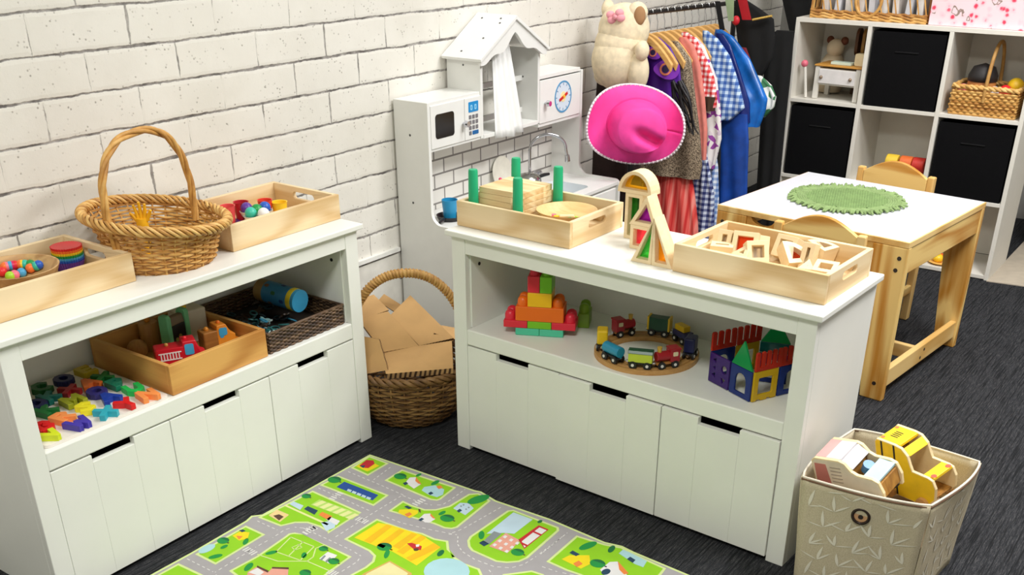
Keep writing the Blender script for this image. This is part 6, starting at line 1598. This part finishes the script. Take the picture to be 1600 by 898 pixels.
g = garment('blue_satin_costume', 'shiny bright blue satin costume with dark blue panel', 'costume', 3.075, [(46, 1118, 1128), (56, 1116, 1146), (90, 1126, 1172), (130, 1140, 1190), (152, 1148, 1199), (170, 1150, 1196), (196, 1150, 1186)], SAT, (.007, .03), 5, .008)
m = MB(); loft_garment(m, 3.045, [(52, 1118, 1130), (70, 1120, 1142), (110, 1132, 1156), (160, 1144, 1172), (190, 1148, 1172)], (.006, .02), 4, .003); m.build('dark_panel', flat('satin_navy', (14, 34, 110), .3, noise=.2, ns=20), g, smooth=70)
garment('hanging_trousers', 'deep blue trousers hanging below the satin costume', 'trousers', 3.03, [(176, 1116, 1168), (220, 1120, 1170), (270, 1120, 1168), (335, 1116, 1166)], flat('cloth_blue', (18, 70, 160), .5, noise=.25, ns=18), (.014, .022), 6, .006)
garment('black_lining', 'black cloth edge left of the deep blue trousers', 'cloth', 2.995, [(180, 1112, 1124), (240, 1116, 1126), (330, 1112, 1122)], flat('cloth_black', (14, 14, 16), .9), (.008, .012), 4, .003)
garment('hanging_scarf', 'crumpled white and green cloth beside the satin costume', 'scarf', 3.17, [(118, 1172, 1190), (132, 1174, 1206), (150, 1178, 1213), (166, 1184, 1210), (182, 1184, 1196)], speckle('scarf_white_green', (232, 234, 230), (60, 120, 80), 34, 0, .8, .62, .7), (.012, .020), 7, .009)
garment('dark_red_cloth', 'narrow dark red cloth under the last hangers', 'cloth', 3.20, [(74, 1150, 1166), (90, 1158, 1172), (112, 1164, 1172)], flat('cloth_maroon', (120, 24, 40), .8), (.006, .012), 4, .003)
BLC = flat('coat_black', (9, 9, 10), .9, noise=.2, ns=40)
g = garment('black_coat', 'black pirate coat with a gold shoulder braid', 'coat', 3.29, [(-2, 1150, 1164), (14, 1148, 1190), (28, 1148, 1209), (60, 1152, 1211), (90, 1158, 1207), (112, 1166, 1194), (128, 1172, 1184)], BLC, (.008, .03), 5, .006)
m = MB(); q0, q1 = X(1176, 31, 3.252), X(1206, 25, 3.258); m.tube([q0.lerp(q1, k/6) for k in range(7)], .0075, 10, False, .6); m.build('gold_braid', flat('braid_gold', (206, 170, 84), .5, noise=.2, ns=200), g, smooth=60)
garment('black_cloak', 'long black cloak hanging beside the cube shelf', 'cloak', 3.305, [(48, 1214, 1242), (60, 1200, 1240), (110, 1194, 1236), (200, 1188, 1226), (300, 1182, 1216), (420, 1176, 1206)], BLC, (.012, .022), 6, .006)
t = thing('red_ribbon', 'red ribbon tied at the far end of the rack', 'ribbon'); RB = flat('ribbon_red', (176, 20, 34), .5)
MB().sheet([[X(1150+k*2+dx, -14+k*9, 3.235) for dx in (0, 14)] for k in range(6)]).build('tail', RB, t, solid=.003)
c = X(1150, 32, 3.225); MB().ball(c, (.012, .016, .018), 12, 8).build('knot', flat('knot_red', (205, 30, 45), .5), t, smooth=180)
t = thing('green_ribbon', 'pale green striped ribbon hanging on the rack left of the red ribbon', 'ribbon')
MB().sheet([[X(1132+k*1.2+dx, -12+k*9, 3.18) for dx in (0, 15-k*1.4)] for k in range(6)]).build('tail', flat('ribbon_green', (150, 170, 130), .6), t, solid=.003)
t = thing('black_strap', 'black strap looped over the rail beside the green ribbon', 'strap')
MB().sheet([[X(1117+k*1.5+dx, 2+k*9, 3.13) for dx in (0, 8)] for k in range(6)]).build('strap', BLC, t, solid=.003)
# ---- plush cat hanging at the near end, seen from behind
PL = flat('plush_cream', (232, 216, 184), .95, noise=.10, ns=45)
px_ = 2.51
def at_(a, b, dx=0): return X(a, b, px_+dx)
t = thing('plush_cat', 'cream plush animal with a pink bow hanging above the pink hat', 'soft toy')
SCL = (at_(1000, 60)-at_(960, 60)).length/40
def ell(a, b, rx, rz_, d, nm, mat, dx=0, sub=None):
    c = at_(a, b, dx); m = MB(); m.M = Matrix.Translation(c) @ Matrix.Rotation(radians(-61), 4, 'Z'); m.ball((0, 0, 0), (rx*SCL, d, rz_*SCL), 22, 14)
    return m.build(nm, mat, t, smooth=180)
ell(966, 94, 37, 40, .07, 'body', PL); ell(975, 46, 35, 34, .062, 'head', PL, .01); ell(970, 70, 36, 32, .064, 'shoulders', PL, .005)
m = MB()
for (a, b) in ((950, 14), (996, 20)):
    c = at_(a, b, .01); 
    mm = MB(); mm.M = Matrix.Translation(c) @ Matrix.Rotation(radians(-61), 4, 'Z'); mm.ball((0, 0, 0), (9*SCL if a < 970 else 14*SCL, .022, 12*SCL if a < 970 else 14*SCL), 16, 10); e = mm.build('ear', PL, t, smooth=180)
    if a > 970:
        mm = MB(); mm.M = Matrix.Translation(c+Vector((-.012, -.016, -.008))) @ Matrix.Rotation(radians(-61), 4, 'Z'); mm.ball((0, 0, 0), (8*SCL, .012, 12*SCL), 14, 10); mm.build('inner_ear', flat('ear_tan', (170, 128, 88), .9), e, smooth=180)
m.bm.free()
ell(1003, 79, 10, 13, .03, 'arm', PL, -.02); ell(997, 112, 15, 27, .045, 'leg', PL, 0); ell(948, 118, 18, 14, .04, 'leg', PL, .0)
ell(960, 127, 22, 7, .045, 'pink_base', flat('plush_pink', (226, 186, 170), .95), .005)
BWP = flat('bow_pink', (236, 160, 170), .7)
bw_ = ell(962, 26, 4, 4, .015, 'bow', BWP, -.055)
for a, b in ((954, 23), (970, 28), (956, 31), (968, 20)):
    c = at_(a, b, -.055); mm = MB(); mm.M = Matrix.Translation(c) @ Matrix.Rotation(radians(-61), 4, 'Z'); mm.ball((0, 0, 0), (6*SCL, .009, 5*SCL), 12, 8); mm.build('bow_loop', BWP, bw_, smooth=180)
c = at_(975, 20); MB().tube([c, Vector((RX0-.004, RY, rz(RX0)+.012)), Vector((RX0-.03, RY+.0, rz(RX0)-.02))], .003, 6).build('hanging_loop', PL, t)
# ---- pink cowboy hat facing the room
hc = X(990, 196, 2.385); t = thing('cowboy_hat', 'bright pink felt cowboy hat with a sparkly white edge hanging on the rack', 'hat', hc)
zd = (CAMP-hc).normalized(); zd = (zd+Vector((.10, -.08, -.12))).normalized(); xd = Vector((0, 0, 1)).cross(zd).normalized(); yd = zd.cross(xd)
Qh = Matrix((xd, yd, zd)).transposed().to_4x4() @ Matrix.Rotation(radians(-8), 4, 'Z'); t.rotation_euler = Qh.to_euler()
HP = flat('hat_pink', (244, 66, 160), .75, noise=.06, ns=30)
AX, AY = .188, .132
def brimz(x, y): return .060*(abs(x)/AX)**2.2-.030*(abs(y)/AY)**2
rows = []
for i in range(15):
    f = .46+.54*i/14; row = []
    for k in range(73):
        a = 2*pi*k/72; x, y = AX*f*cos(a), AY*f*sin(a); row.append((x*(1-.10*(abs(x)/AX)**3), y, brimz(x, y)*((f-.46)/.54)**1.6))
    rows.append(row)
MB().sheet(rows).build('brim', HP, t, smooth=80, solid=.004)
rings = []
CRX, CRY, CHt = .103, .090, .105; ca_, sa_ = cos(radians(-20)), sin(radians(-20))
for i in range(29):
    sg = i/28
    if sg < .45: f = sg/.45; r = 1-.17*f**1.4; h = CHt*.86*f
    else: f = (sg-.45)/.55; r = .83*(1-f)+.012; h = CHt*(.86+.14*(1-(1-f)**3))
    ring = []
    for k in range(72):
        a = 2*pi*k/72; x, y = CRX*r*cos(a), CRY*r*sin(a)
        xx, yy = x*ca_+y*sa_, -x*sa_+y*ca_
        along = 1/(1+math.exp(-(xx+.012)/.010)); top = max(0, min(1, (sg-.38)/.12))
        d = .042*along*top*math.exp(-((yy+.012)/.017)**2)+.014*top*max(0, xx)/.1
        ring.append((x+.010+.012*h/CHt, y-.006*h/CHt, h-d))
    rings.append(ring)
m = MB(); m.loft(rings, True, False); top_f = [v for v in m.bm.verts][-72:]; m.f(top_f); m.build('crown', HP, t, smooth=80)
# cut the brim opening over by the crown base band
MB().tube([(.010+.103*cos(2*pi*k/64), .090*sin(2*pi*k/64), .002) for k in range(64)], .004, 8, True).build('band', flat('hat_band', (226, 44, 140), .7), t, smooth=60)
SPK = flat('trim_sparkle', (235, 225, 232), .35); m = MB()
edge = rows[-1]
m.tube([Vector(p) for p in edge[:-1]], .0042, 6, True)
for k in range(72): m.ball(Vector(edge[k])+Vector((0, 0, .003)), .0048, 8, 6)
m.build('sparkly_edge', SPK, t, smooth=80)
# dark cloth hung on the far wall behind the shelf
garment('black_hanging', 'black cloth hanging on the far wall above the cube shelf', 'cloth', 3.98, [(-90, 1216, 1300), (-40, 1218, 1300), (0, 1222, 1296), (44, 1232, 1292), (60, 1236, 1290)], BLC, (.02, .03), 6, .008)
